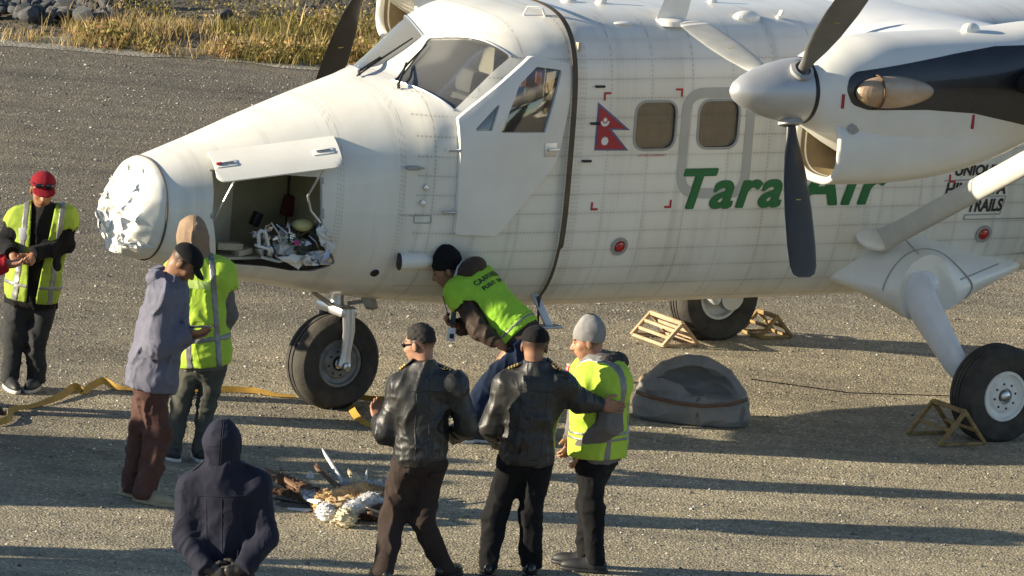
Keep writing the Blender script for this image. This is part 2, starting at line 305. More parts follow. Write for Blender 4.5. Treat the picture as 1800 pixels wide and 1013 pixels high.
# ------------------------------------------------------------------ ground and bank
rng = random.Random(7); nrg = np.random.default_rng(7)
def ground_mat():
    m = mat('gravel_asphalt', (.12, .11, .095), .9); nt = m.node_tree; b = nt.nodes['Principled BSDF']; tc = nt.nodes.new('ShaderNodeTexCoord'); co = tc.outputs['Object']
    def noise(s, d=5, r=.6):
        n = nt.nodes.new('ShaderNodeTexNoise'); n.inputs['Scale'].default_value = s; n.inputs['Detail'].default_value = d; n.inputs['Roughness'].default_value = r; nt.links.new(co, n.inputs['Vector']); return n.outputs['Fac']
    def vor(s, out='Color'):
        n = nt.nodes.new('ShaderNodeTexVoronoi'); n.inputs['Scale'].default_value = s; nt.links.new(co, n.inputs['Vector']); return n.outputs[out]
    def ramp(f, stops):
        r = nt.nodes.new('ShaderNodeValToRGB'); e = r.color_ramp.elements
        while len(e) < len(stops): e.new(.5)
        for q, (p, c) in zip(e, stops): q.position = p; q.color = (*c, 1)
        nt.links.new(f, r.inputs[0]); return r.outputs[0]
    def mixc(t, f, a, bb):
        n = nt.nodes.new('ShaderNodeMixRGB'); n.blend_type = t
        if isinstance(f, float): n.inputs[0].default_value = f
        else: nt.links.new(f, n.inputs[0])
        nt.links.new(a, n.inputs[1]); nt.links.new(bb, n.inputs[2]); return n.outputs[0]
    stones = ramp(vor(58), [(0, (.04, .037, .032)), (.35, (.10, .09, .074)), (.75, (.165, .15, .12)), (.9, (.30, .275, .23)), (1, (.55, .51, .44))])
    fine = ramp(noise(90, 4), [(.3, (.07, .064, .055)), (.7, (.17, .155, .13))])
    c = mixc('MIX', .45, stones, fine)
    patch = ramp(noise(.55, 7, .65), [(.28, (.55, .54, .53)), (.45, (.92, .92, .92)), (.58, (1.05, 1.04, 1.0)), (.75, (1.45, 1.38, 1.2))])
    c = mixc('MULTIPLY', 1.0, c, patch)
    mid = ramp(noise(7, 6, .7), [(.3, (.7, .69, .67)), (.7, (1.25, 1.22, 1.17))]); c = mixc('MULTIPLY', .8, c, mid)
    sp = nt.nodes.new('ShaderNodeSeparateXYZ'); nt.links.new(co, sp.inputs[0])
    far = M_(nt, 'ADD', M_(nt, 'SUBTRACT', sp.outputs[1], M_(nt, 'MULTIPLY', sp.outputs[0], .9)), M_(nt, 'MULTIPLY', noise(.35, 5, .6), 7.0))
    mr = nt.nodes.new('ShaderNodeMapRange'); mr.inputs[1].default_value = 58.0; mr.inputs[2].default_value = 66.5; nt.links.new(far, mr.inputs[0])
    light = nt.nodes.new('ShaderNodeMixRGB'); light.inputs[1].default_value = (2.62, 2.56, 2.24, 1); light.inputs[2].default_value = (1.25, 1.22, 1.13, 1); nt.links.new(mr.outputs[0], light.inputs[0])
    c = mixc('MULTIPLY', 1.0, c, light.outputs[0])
    # wheel tracks and sweeping marks along the runway
    mpn = nt.nodes.new('ShaderNodeMapping'); mpn.inputs['Scale'].default_value = (.28, 2.6, 1); nt.links.new(co, mpn.inputs[0]); sn = nt.nodes.new('ShaderNodeTexNoise'); sn.inputs['Scale'].default_value = 1.0; sn.inputs['Detail'].default_value = 6; sn.inputs['Roughness'].default_value = .65; nt.links.new(mpn.outputs[0], sn.inputs['Vector'])
    c = mixc('MULTIPLY', .9, c, ramp(sn.outputs['Fac'], [(.3, (.68, .67, .66)), (.7, (1.30, 1.28, 1.24))]))
    nt.links.new(c, b.inputs['Base Color'])
    h1 = M_(nt, 'MULTIPLY', vor(58, 'Distance'), -1.0); hh = M_(nt, 'ADD', M_(nt, 'MULTIPLY', noise(26, 6, .75), .9), M_(nt, 'MULTIPLY', h1, .8)); hh = M_(nt, 'ADD', hh, M_(nt, 'MULTIPLY', noise(5, 3), 1.1))
    bp = nt.nodes.new('ShaderNodeBump'); bp.inputs['Strength'].default_value = .6; bp.inputs['Distance'].default_value = .018; nt.links.new(hh, bp.inputs['Height']); nt.links.new(bp.outputs[0], b.inputs['Normal'])
    return m
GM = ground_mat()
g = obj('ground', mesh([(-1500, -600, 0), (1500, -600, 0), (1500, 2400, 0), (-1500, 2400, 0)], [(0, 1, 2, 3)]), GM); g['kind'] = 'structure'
def vcol_mat(name, rough=.8, spec=.3, trans=0.0):
    m = mat(name, (.5, .5, .5), rough, spec=spec); nt = m.node_tree; a = nt.nodes.new('ShaderNodeAttribute'); a.attribute_name = 'col'; b = nt.nodes['Principled BSDF']
    nt.links.new(a.outputs['Color'], b.inputs['Base Color'])
    if trans:
        t = nt.nodes.new('ShaderNodeBsdfTranslucent'); x = nt.nodes.new('ShaderNodeMixShader'); x.inputs[0].default_value = trans; nt.links.new(a.outputs['Color'], t.inputs[0])
        o = nt.nodes['Material Output']; nt.links.new(b.outputs[0], x.inputs[1]); nt.links.new(t.outputs[0], x.inputs[2]); nt.links.new(x.outputs[0], o.inputs[0])
    return m
def set_col(m, cols):                      # one colour per vertex
    a = m.color_attributes.new('col', 'FLOAT_COLOR', 'POINT'); a.data.foreach_set('color', np.concatenate([cols, np.ones((len(cols), 1))], 1).astype(np.float32).ravel())
# loose chippings lying on the apron
def chippings():
    n = 34000; t = np.array([[0, 0, 1], [1, 0, 0], [-.5, .87, 0], [-.5, -.87, 0], [.3, .2, .75]], float); F = np.array([[0, 1, 4], [4, 1, 2], [0, 4, 2], [0, 2, 3], [0, 3, 1]])
    y = nrg.uniform(44, 71, n); x = nrg.uniform(-1, 1, n)*(y*.0665+.6); s = np.exp(nrg.normal(-4.95, .38, n)); a = nrg.uniform(0, 6.28, n)
    ca, sa = np.cos(a), np.sin(a); sh = t[None]*(1+nrg.uniform(-.35, .35, (n, 5, 3))); V = np.empty((n, 5, 3))
    V[..., 0] = x[:, None]+s[:, None]*(sh[..., 0]*ca[:, None]-sh[..., 1]*sa[:, None]); V[..., 1] = y[:, None]+s[:, None]*(sh[..., 0]*sa[:, None]+sh[..., 1]*ca[:, None]); V[..., 2] = s[:, None]*sh[..., 2]*.8+.0015
    m = fast_mesh(V.reshape(-1, 3), (F[None]+5*np.arange(n)[:, None, None]).reshape(-1, 3), False)
    br = np.exp(nrg.normal(-1.35, .5, n))[:, None]*np.array([[1, .93, .80]]); set_col(m, np.repeat(np.clip(br, .05, .75), 5, 0))
    o = obj('loose_chippings', m, vcol_mat('chipping_stone', .75)); o['kind'] = 'stuff'; o['label'] = 'small pale stone chippings scattered over the grey apron'; return o
chippings()
def bank_h(x, y):
    P = np.stack([x, y, 0*x], -1); e = np.clip((y-71.5-.5*(vnoise(P, .35, 3)-.5))/.7, 0, 1); e = e*e*(3-2*e)
    return e*(.02+.22*np.clip(fbm(P, .9, 5, 3)-.25, 0, 1)*np.clip((x+4.6)/.8, .1, 1)) + np.clip(y-75.0, 0, 6)*.3 + .05*e*fbm(P, 4., 9, 2)
gx, gy = np.meshgrid(np.linspace(-24, 24, 240), np.concatenate([np.linspace(70.9, 77, 60), np.linspace(77.4, 84, 10)]), indexing='ij')
gz = bank_h(gx, gy)-.03; nyb = gx.shape[1]
qi = (np.arange(239)[:, None]*nyb+np.arange(nyb-1)[None]).ravel()
bm_ = fast_mesh(np.stack([gx, gy, gz], -1).reshape(-1, 3), np.stack([qi, qi+nyb, qi+nyb+1, qi+1], 1))
o = obj('earth_bank', bm_, mat('bank_soil', (.045, .038, .026), .95, col2=(.17, .14, .09), vscale=2.6, bump=.8, bscale=14, bdist=.08)); o['kind'] = 'structure'
# pale edge strip of the runway
ex = np.linspace(-24, 24, 160); Vv = []; 
for i, x in enumerate(ex): a_ = 71.36+.12*math.sin(x*1.7)+.10*math.sin(x*4.1+1)+.10*rng.uniform(-1, 1); Vv += [(x, a_+.06*x*0, .004), (x, 71.95, .03)]
o = obj('runway_edge', mesh(Vv, [(2*i, 2*i+2, 2*i+3, 2*i+1) for i in range(len(ex)-1)]), mat('pale_dust', (.20, .18, .14), .95, col2=(.38, .35, .28), vscale=4, bump=.8, bscale=30, bdist=.03)); o['kind'] = 'structure'
def grass():
    Vs, Fs, Cs = [], [], []; n0 = 0
    gold = np.array([[.62, .45, .21], [.54, .38, .16], [.70, .56, .32], [.44, .30, .13]]); olive = np.array([[.19, .18, .05], [.28, .23, .07], [.14, .13, .045], [.36, .28, .10]])
    def blades(x, y, cnt, hmin, hmax, base, spread, wmul=1.0):
        nonlocal n0
        z = float(bank_h(np.array([x]), np.array([y]))[0])-.03
        for q in range(cnt):
            h = rng.uniform(hmin, hmax); a = rng.uniform(0, 6.28); ln = rng.uniform(.1, .8)*h; w = rng.uniform(.0022, .005)*wmul
            b0 = np.array([x+rng.gauss(0, spread), y+rng.gauss(0, spread), z]); d = np.array([math.cos(a), math.sin(a), 0]); sd = np.array([-d[1], d[0], 0])*w
            m1 = b0+d*ln*.35+np.array([0, 0, h*.6]); tp = b0+d*ln+np.array([0, 0, h])
            Vs.extend([b0-sd, b0+sd, m1-sd*.8, m1+sd*.8, tp]); Fs.extend([(n0, n0+1, n0+3), (n0, n0+3, n0+2), (n0+2, n0+3, n0+4)]); n0 += 5
            c = base[rng.randrange(4)]*rng.uniform(.7, 1.25); Cs.extend([c]*5)
    def leaf(x, y, z, base, s):
        nonlocal n0
        A_ = nrg.normal(0, 1, 3); A_ /= np.linalg.norm(A_); B_ = np.cross(A_, nrg.normal(0, 1, 3)); B_ /= np.linalg.norm(B_); c0 = np.array([x, y, z])
        Vs.extend([c0-A_*s, c0+B_*s*.6, c0+A_*s, c0-B_*s*.6]); Fs.extend([(n0, n0+1, n0+2), (n0, n0+2, n0+3)]); n0 += 4; Cs.extend([base[rng.randrange(4)]*rng.uniform(.7, 1.5)]*4)
    rust = np.array([[.26, .12, .05], [.33, .17, .08], [.20, .10, .05], [.38, .24, .12]])
    for k in range(6000):
        x = rng.uniform(-10.0, 9.0); y = 71.55+abs(rng.gauss(0, 1.0)); p = np.array([[x, y, 0.]]); tall = float(vnoise(p, .9, 33)[0]); dens = float(vnoise(p, 1.6, 21)[0])
        if -5.7 < x < -4.25 and rng.random() < (.97 if y > 71.9 else .6): continue
        if dens < .18: continue
        golden = tall > .52 or x < -3.0
        blades(x, y, rng.randint(7, 13), .04, .12+(.20*(tall-.3) if golden else .05)+.03*rng.random(), gold if golden and rng.random() < .8 else olive, .05)
    for k in range(130):                    # tall pale stalks
        x = rng.uniform(-4.6, 6.0); blades(x, 71.8+rng.uniform(0, 1.3), rng.randint(1, 4), .16, .34, gold, .03, 1.5)
    for k in range(3200):                    # leafy scrub, clump by clump
        x = rng.uniform(-9.0, 9.0); y = 71.6+abs(rng.gauss(0, 1.1)); p = np.array([[x, y, 0.]])
        if float(vnoise(p, 1.3, 44)[0]) < .30 or -5.7 < x < -4.1: continue
        z = float(bank_h(np.array([x]), np.array([y]))[0]); R_ = rng.uniform(.05, .14); hh = rng.uniform(.05, .22); pal = olive if rng.random() < .68 else (rust if rng.random() < .6 else gold*.8)
        for q in range(34): leaf(x+rng.gauss(0, R_*.6), y+rng.gauss(0, R_*.6), z+abs(rng.gauss(0, .5))*hh, pal, rng.uniform(.010, .026))
    m = fast_mesh(np.array(Vs), np.array(Fs), False); set_col(m, np.array(Cs))
    o = obj('dry_grass', m, vcol_mat('grass_blades', .8, .2, .35)); o['kind'] = 'stuff'; o['label'] = 'golden dry grass and olive scrub on the bank beyond the runway'
grass()
def rock_mesh(seed):
    bm = bmesh.new(); bmesh.ops.create_icosphere(bm, subdivisions=3, radius=1)
    P = np.array([v.co[:] for v in bm.verts]); r = np.random.default_rng(seed)
    for k in range(11):
        n = r.normal(0, 1, 3); n /= np.linalg.norm(n); d = r.uniform(.5, .85); s = P@n; P = P-np.clip(s-d, 0, None)[:, None]*n*.92
    P *= 1+.12*(fbm(P+5, 2.5, seed)-.5)[:, None]
    for v, p in zip(bm.verts, P): v.co = p
    m = bpy.data.meshes.new('rock'); bm.to_mesh(m); bm.free(); return m
rockm = [rock_mesh(s) for s in range(7)]
ROCK = mat('shaded_grey_stone', (.06, .064, .068), .85, col2=(.15, .15, .15), vscale=5, bump=.6, bscale=18, bdist=.03)  # dark bluish stone colour stands in for shade lying over the heap
for m in rockm: m.materials.append(ROCK); sharp(m, 28)
def rock(x, y, s, lift=0.0):
    o = bpy.data.objects.new('stone', rng.choice(rockm)); link(o); z = float(bank_h(np.array([x]), np.array([y]))[0])
    o.location = (x, y, z+s*.35+lift); o.scale = (s*rng.uniform(.9, 1.3), s*rng.uniform(.8, 1.1), s*rng.uniform(.6, .9)); o.rotation_euler = (rng.uniform(-.4, .4), rng.uniform(-.4, .4), rng.uniform(0, 6))
    tag(o, 'grey broken stone heaped on the earth bank behind the dry grass', 'stone', 'grey stones heaped on the bank')
for k in range(92):
    u = rng.uniform(-30, 190) if k < 86 else rng.uniform(190, 760); y = rng.uniform(72.55, 74.0) if k < 70 else rng.uniform(73.2, 74.4); x = (u-900)/F_PX*y-.22
    rock(x, y, rng.uniform(.045, .12), rng.uniform(0, .05))
for k in range(9): rock(rng.uniform(-5.2, -4.2), rng.uniform(71.7, 72.3), rng.uniform(.03, .06))
# ------------------------------------------------------------------ aeroplane
plane = thing('aeroplane', 'white twin engine propeller aeroplane with a crushed nose standing on the apron', 'aeroplane', tuple(AO), AYAW)
def pchip(xs, ys):
    xs = np.array(xs, float); ys = np.array(ys, float); h = np.diff(xs); d = np.diff(ys)/h; m = np.zeros(len(xs)); m[0], m[-1] = d[0], d[-1]
    for i in range(1, len(xs)-1):
        if d[i-1]*d[i] > 0: w1, w2 = 2*h[i]+h[i-1], h[i]+2*h[i-1]; m[i] = (w1+w2)/(w1/d[i-1]+w2/d[i])
    def f(x):
        x = np.clip(x, xs[0], xs[-1]); i = np.clip(np.searchsorted(xs, x)-1, 0, len(xs)-2); t = (x-xs[i])/h[i]
        return ys[i]*(2*t**3-3*t**2+1)+h[i]*m[i]*(t**3-2*t**2+t)+ys[i+1]*(-2*t**3+3*t**2)+h[i]*m[i+1]*(t**3-t**2)
    return f
class Loft:                                # super-elliptic sections along x, centred on y = yc
    def __init__(s, rows, yc=0.0):
        R = list(zip(*rows)); s.x0, s.x1 = R[0][0], R[0][-1]; s.yc = yc
        s.w, s.zc, s.zt, s.zb, s.nt, s.nb = [pchip(R[0], R[k]) for k in range(1, 7)]
    def ring(s, x, n, d=0.0):
        a = np.linspace(0, 2*np.pi, n, endpoint=False); c, q = np.cos(a), np.sin(a); up = q >= 0
        e = 2/np.where(up, s.nt(x), s.nb(x)); h = np.where(up, s.zt(x)-s.zc(x)+d, s.zc(x)-s.zb(x)+d)
        return np.stack([np.full(n, x), s.yc+(s.w(x)+d)*np.sign(c)*np.abs(c)**e, s.zc(x)+h*np.sign(q)*np.abs(q)**e], 1)
    def grid(s, xs, n, d=0.0): return [s.ring(x, n, d) for x in xs]
    def g(s, x, y, z):
        up = z >= s.zc(x); e = np.where(up, s.nt(x), s.nb(x)); h = np.where(up, s.zt(x)-s.zc(x), s.zc(x)-s.zb(x))
        return np.abs((y-s.yc)/s.w(x))**e+np.abs((z-s.zc(x))/h)**e-1
    def yside(s, x, z, sgn=-1, d=0.0):
        x = np.asarray(x, float); z = np.asarray(z, float); up = z >= s.zc(x); e = np.where(up, s.nt(x), s.nb(x)); h = np.where(up, s.zt(x)-s.zc(x), s.zc(x)-s.zb(x))
        return s.yc+sgn*((s.w(x))*np.clip(1-np.abs((z-s.zc(x))/h)**e, 1e-4, 1)**(1/e)+d)
    def ztop(s, x, y): 
        e = s.nt(x); return s.zc(x)+(s.zt(x)-s.zc(x))*max(1e-4, 1-abs((y-s.yc)/s.w(x))**e)**(1/e)
    def hit(s, u, v):                      # where the photograph's pixel meets the surface (aeroplane frame)
        d = ray(u, v); o = aloc(CO); dl = np.array([d@AX, d@AY, d[2]]); t0 = (s.yc-1.6-o[1])/dl[1]; t1 = (s.yc+1.2-o[1])/dl[1]
        T = np.linspace(t0, t1, 1500); P = o+T[:, None]*dl; G = s.g(P[:, 0], P[:, 1], P[:, 2]); G = np.where((P[:, 0] < s.x0) | (P[:, 0] > s.x1), 9, G)
        k = np.argwhere(G < 0)
        if not len(k): return P[np.argmin(G)]
        return P[k[0, 0]]
def tube_mesh(outer, inner=None):          # rings -> closed manifold; with inner rings a shell open at both ends is closed by annuli
    n = len(outer[0]); V = [p for r in outer for p in r]; F = []; L = len(outer)
    for i in range(L-1):
        for k in range(n): k2 = (k+1) % n; F.append((i*n+k, i*n+k2, (i+1)*n+k2, (i+1)*n+k))
    if inner is None: F += [tuple(range(n))[::-1], tuple((L-1)*n+k for k in range(n))]
    else:
        B = len(V); V += [p for r in inner for p in r]
        for i in range(L-1):
            for k in range(n): k2 = (k+1) % n; F.append((B+i*n+k, B+(i+1)*n+k, B+(i+1)*n+k2, B+i*n+k2))
        for k in range(n):
            k2 = (k+1) % n; F += [(k, B+k, B+k2, k2), ((L-1)*n+k, (L-1)*n+k2, B+(L-1)*n+k2, B+(L-1)*n+k)]
    m = mesh(V, F); bm = bmesh.new(); bm.from_mesh(m); bmesh.ops.recalc_face_normals(bm, faces=bm.faces[:]); bm.to_mesh(m); bm.free(); return m
def roundpoly(P, r, seg=5):                # 2D points, corner radius (one or per corner)
    out = []; n = len(P); rr = r if hasattr(r, '__len__') else [r]*n
    for i in range(n):
        a, b, c = Vector(P[i-1]), Vector(P[i]), Vector(P[(i+1) % n]); d1 = (a-b); d2 = (c-b); l1, l2 = d1.length, d2.length; d1.normalize(); d2.normalize()
        if rr[i] <= 0: out.append(tuple(b)); continue
        ang = d1.angle(d2); t = min(rr[i]/math.tan(ang/2), .48*min(l1, l2)); p, q = b+d1*t, b+d2*t
        for k in range(seg+1):
            s = k/seg; out.append(tuple(p*(1-s)**2+b*2*s*(1-s)+q*s**2))
    return out
FUS = Loft([(-1.66, .36, 1.49, 1.83, 1.12, 2.2, 2.2), (-1.24, .455, 1.52, 1.975, 1.01, 2.2, 2.3), (-.8, .56, 1.56, 2.135, .94, 2.25, 2.4), (-.34, .67, 1.62, 2.28, .87, 2.4, 2.5),
            (.07, .77, 1.68, 2.385, .82, 2.7, 2.6), (.27, .82, 1.72, 2.425, .80, 3.2, 2.7), (.42, .84, 1.74, 2.53, .79, 3.2, 2.8), (.58, .855, 1.77, 2.68, .78, 3.2, 2.9), (.72, .865, 1.81, 2.80, .77, 3.2, 3.0),
            (.90, .87, 1.84, 2.88, .765, 3.4, 3.1), (1.12, .875, 1.85, 2.915, .76, 3.9, 3.2), (1.40, .88, 1.85, 2.925, .75, 4.6, 3.2), (4.2, .88, 1.85, 2.925, .77, 4.6, 3.2), (6.2, .86, 1.92, 2.93, .97, 3.6, 3.0),
            (8.5, .66, 2.1, 2.94, 1.5, 2.8, 2.6), (11.2, .30, 2.5, 2.94, 2.15, 2.2, 2.2), (12.0, .10, 2.62, 2.85, 2.42, 2, 2)])
fx = np.concatenate([np.linspace(-1.655, .2, 48), np.linspace(.23, 1.4, 44)[:-1], np.linspace(1.4, 5.6, 40)[:-1], np.linspace(5.6, 11.95, 26)])
NR = 112
shell = tube_mesh(FUS.grid(fx, NR), FUS.grid(fx, NR, -.028))
def xz_prism(poly, y0, y1): return prism_mesh([(p[0], y0, p[1]) for p in poly], (0, y1-y0, 0))
def hitpoly(pts): return [FUS.hit(*p) for p in pts]
def hxz(pts): return [(float(p[0]), float(p[2])) for p in hitpoly(pts)]
# openings: windscreen panes, door windows, cabin windows, nose bay
ws = hitpoly([(689, 141), (798, 194), (899, 99), (754, 66)])
wn_ = np.cross(ws[1]-ws[0], ws[3]-ws[0]); wn_ = wn_/np.linalg.norm(wn_)
def pane_cut(P, n, sgn=1):
    c = sum(P)/len(P); e1 = (P[1]-P[0])/np.linalg.norm(P[1]-P[0]); e2 = np.cross(n, e1)
    q = roundpoly([((p-c)@e1, (p-c)@e2) for p in P], .035); pts = [c+e1*a+e2*b for a, b in q]
    if sgn < 0: pts = [np.array([p[0], -p[1], p[2]]) for p in pts]; n = np.array([n[0], -n[1], n[2]])
    return prism_mesh([p-n*.22 for p in pts], n*.44)
door_poly = roundpoly(hxz([(800, 207), (795, 411), (868, 414), (975, 283), (1007, 112), (928, 97)]), [.02, .03, .08, .25, .04, .06])
dwin = roundpoly(hxz([(876, 232), (954, 232), (983, 122), (938, 116), (908, 148)]), [.01, .01, .015, .03, .12])
dtri = roundpoly(hxz([(828, 229), (861, 229), (876, 177)]), .015)
wins = []
for (cx, cz) in ((1.99, 2.16), (2.53, 2.163), (3.35, 2.16), (4.0, 2.16), (4.65, 2.16), (5.3, 2.16)):
    wins.append(roundpoly([(cx-.172, cz-.172), (cx+.172, cz-.172), (cx+.172, cz+.172), (cx-.172, cz+.172)], .10, 7))
bay_poly = hxz([(371, 298), (372, 380), (376, 462), (470, 469), (510, 476), (548, 477), (575, 470), (589, 462), (584, 446), (573, 420), (566, 385), (565, 312)])
cut_ws = pane_cut(ws, wn_); cut_ws2 = pane_cut(ws, wn_, -1)
cuts = [cut_ws, cut_ws2, xz_prism(bay_poly, -1.2, -.12)]
for s in (-1, 1):
    cuts += [xz_prism(w, s*1.3, s*.5) for w in wins]
    cuts += [xz_prism(dwin, s*1.3, s*.45), xz_prism(dtri, s*1.3, s*.45)]
cm = boolean(shell.copy(), cuts, 'DIFFERENCE')
fus = obj('fuselage', cm, MAT['paint'], plane); sharp(cm, 32)
def scaled(poly, k):
    c = Vector((sum(p[0] for p in poly)/len(poly), sum(p[1] for p in poly)/len(poly))); return [tuple(c+(Vector(p)-c)*k) for p in poly]
def skin_piece(name, poly, material, d=0.0, thick=.012, y0=-1.4, y1=-.3, parent=None, lift=None):
    fr = [x for x in np.linspace(-1.655, 5.6, 160)]
    sh = tube_mesh(FUS.grid(fr, 144, d), FUS.grid(fr, 144, d-thick)); m = boolean(sh, [xz_prism(poly, y0, y1)], 'INTERSECT'); bpy.data.meshes.remove(sh)
    sharp(m, 32); return obj(name, m, material, parent or plane)
def pane(name, cutter, material, parent=None, d=-.012):
    cx_ = [v.co.x for v in cutter.vertices]; fr = np.linspace(min(cx_)-.08, max(cx_)+.08, max(12, int((max(cx_)-min(cx_))/.03)))
    sh = tube_mesh(FUS.grid(fr, 120, d), FUS.grid(fr, 120, d-.012)); m = boolean(sh, [cutter], 'INTERSECT'); bpy.data.meshes.remove(sh); sharp(m, 40); return obj(name, m, material, parent or plane)
pane('windscreen', cut_ws, MAT['wglass']); pane('windscreen', cut_ws2, MAT['wglass'])
for s in (-1, 1):
    for w in (wins if s < 0 else wins[:4]): pane('cabin_window', xz_prism(w, s*1.3, s*.5), MAT['glass'])
    if s > 0: pane('door_window', xz_prism(dwin, s*1.3, s*.45), MAT['glass'])
# window rims, proud grey rubber
def strip_on_skin(name, loop, hw, material, parent=None, d=.004, closed=True, side=-1):
    P = [Vector(p) for p in loop]; n = len(P); V = []; F = []
    for i in range(n):
        a = P[i-1] if (closed or i) else P[i]; b = P[(i+1) % n] if (closed or i < n-1) else P[i]; t = (b-a).normalized(); q = Vector((-t.y, t.x))
        for k in (-1, 1): p = P[i]+q*hw*k; V.append((p.x, float(FUS.yside(p.x, p.y, side, d)), p.y))
        for k in (1, -1): p = P[i]+q*hw*k*.9; V.append((p.x, float(FUS.yside(p.x, p.y, side, -.004)), p.y))
    for i in range(n if closed else n-1):
        j = (i+1) % n
        for k in range(4): F.append((4*i+k, 4*i+(k+1) % 4, 4*j+(k+1) % 4, 4*j+k))
    m = mesh(V, F, False); bm = bmesh.new(); bm.from_mesh(m); return bmobj(name, bm, material, parent or plane, 30)
for w in wins:
    x0_, x1_, z0_, z1_ = min(p[0] for p in w)-.03, max(p[0] for p in w)+.03, min(p[1] for p in w)-.03, max(p[1] for p in w)+.03
    NB = 24; V_ = [(x0_+(x1_-x0_)*k/NB, float(FUS.yside(2.5, 2.16, -1))+.045+.008*math.sin(k*2.1), z) for k in range(NB+1) for z in (z0_, z1_)]
    obj('window_curtain', mesh(V_, [(2*k, 2*k+2, 2*k+3, 2*k+1) for k in range(NB)]), MAT['blind'], plane)
for w in wins[:2]: strip_on_skin('window_seal', scaled(w, 1.02), .009, MAT['grey'])
# emergency exit outline
exp_ = roundpoly([(2.245, 1.67), (2.80, 1.65), (2.80, 2.39), (2.245, 2.39)], .15, 8)
strip_on_skin('exit_outline', exp_, .038, mat('exit_grey', (.44, .44, .41), .5, var=.06), None, .0035)
# cockpit door, standing slightly proud
dm = None
door = thing('cockpit_door', '', ''); del door['label'], door['category']; door.parent = plane
fr = [x for x in np.linspace(-.2, 1.6, 90)]
sh = tube_mesh(FUS.grid(fr, 160, .034), FUS.grid(fr, 160, .004))
m = boolean(sh, [xz_prism(door_poly, -1.4, -.3)], 'INTERSECT'); m = boolean(m, [xz_prism(scaled(dwin, 1.0), -1.4, -.3), xz_prism(dtri, -1.4, -.3)], 'DIFFERENCE'); sharp(m, 30)
obj('door_panel', m, MAT['white'], door)
for nm, poly in (('door_window', dwin), ('quarter_window', dtri)): pane(nm, xz_prism(poly, -1.3, -.45), MAT['glass'], door, .012)
for z in (1.56, 2.0):
    b = bmesh.new(); x0 = .335; y0 = float(FUS.yside(x0, z, -1, .03)); add_tube(b, [(x0-.05, y0, z), (x0+.05, y0-.01, z)], .011, 8); bmobj('hinge', b, MAT['metal'], door)
b = bmesh.new(); hp = FUS.hit(963, 262); add_box(b, (hp[0], hp[1]-.035, hp[2]), (.10, .012, .10), None, .004); add_box(b, (hp[0]+.02, hp[1]-.05, hp[2]), (.09, .02, .025), None, .006); bmobj('door_handle', b, MAT['alu'], door)
# windscreen centre post and wipers, cowl trim
def on(u, v, lift=.0):
    p = FUS.hit(u, v); e = 1e-3; gr = np.array([FUS.g(p[0]+e, p[1], p[2])-FUS.g(p[0]-e, p[1], p[2]), FUS.g(p[0], p[1]+e, p[2])-FUS.g(p[0], p[1]-e, p[2]), FUS.g(p[0], p[1], p[2]+e)-FUS.g(p[0], p[1], p[2]-e)]); gr /= np.linalg.norm(gr)
    return p+gr*lift
for a, bb, c in (((701, 157), (718, 118), (752, 82)), ((632, 135), (672, 108), (728, 70))):
    w = obj('wiper', bpy.data.meshes.new('w'), None, plane); bpy.data.objects.remove(w)
    r = bmesh.new(); add_tube(r, [on(*a, .01), on(*a, .04), on(bb[0], bb[1], .035)], [.012, .011, .008], 8); add_tube(r, [on(2*bb[0]-c[0]+12, 2*bb[1]-c[1]-8, .018), on(*bb, .022), on(*c, .018)], [.006, .008, .006], 8); bmobj('wiper', r, MAT['dark'], plane)
def along_n(p, n):
    T = np.linspace(-.22, .22, 400); Q_ = p+T[:, None]*n; G_ = FUS.g(Q_[:, 0], Q_[:, 1], Q_[:, 2]); k = np.argwhere(np.diff(np.sign(G_)) != 0)
    return Q_[k[np.argmin(np.abs(T[k]))][0]] if len(k) else p
for i, j in ((0, 1), (3, 2)):
    for sg in (1, -1):
        pts = [along_n(ws[i]+(ws[j]-ws[i])*t, wn_)-wn_*0 for t in np.linspace(0, 1, 14)]; cen_ = sum(pts)/len(pts); pts = [np.array([p[0], p[1]*sg, p[2]]) for p in pts]; tube_obj('windscreen_trim', pts, .010, MAT['alu'], plane, 8)
# strap tied round the fuselage, its end hanging below
st = tag(bpy.data.objects.new('strap', None), 'brown strap tied round the white fuselage behind the cockpit door', 'strap'); link(st); st.location = tuple(AO); st.rotation_euler = (0, 0, AYAW)
ring = FUS.ring(1.262, 220, .045); k0 = np.argmin(np.abs(ring[:, 2]-1.30)+9*(ring[:, 1] > 0)); ordr = [r for r in ring if r[2] > 1.25 or r[1] > 0]; V, Fq = [], []
ordr = sorted([r for r in ring if r[2] >= 1.30], key=lambda r: math.atan2(r[2]-1.30, r[1]))
low = []
for z in np.linspace(1.28, .86, 9): low.append(np.array([1.262, float(FUS.yside(1.262, max(z, .9), -1, .03)), z]))
ordr = ordr+low
for i, p in enumerate(ordr):
    hw = .021 if i < len(ordr)-9 else .012
    c = np.array([1.262, 0, 1.85]); nrm = p-c; nrm = nrm/np.linalg.norm(nrm)
    for dx, dn in ((-hw, 0), (hw, 0), (hw, .006), (-hw, .006)): V.append(p+np.array([dx, 0, 0])+nrm*dn)
for i in range(len(ordr)-1):
    for k in range(4): Fq.append((4*i+k, 4*i+(k+1) % 4, 4*i+4+(k+1) % 4, 4*i+4+k))
o = obj('webbing', mesh(V, Fq, False), MAT['rope'], st); sharp(o.data, 40)
tube_obj('hanging_cord', [(1.262, float(low[-1][1]), .90), (1.26, float(low[-1][1])-.02, .7), (1.262, float(low[-1][1])-.02, .46)], .009, MAT['dark'], st, 8)
box_obj('wooden_peg', (1.262, float(low[-1][1])-.02, .36), (.035, .03, .26), MAT['wood'], st)
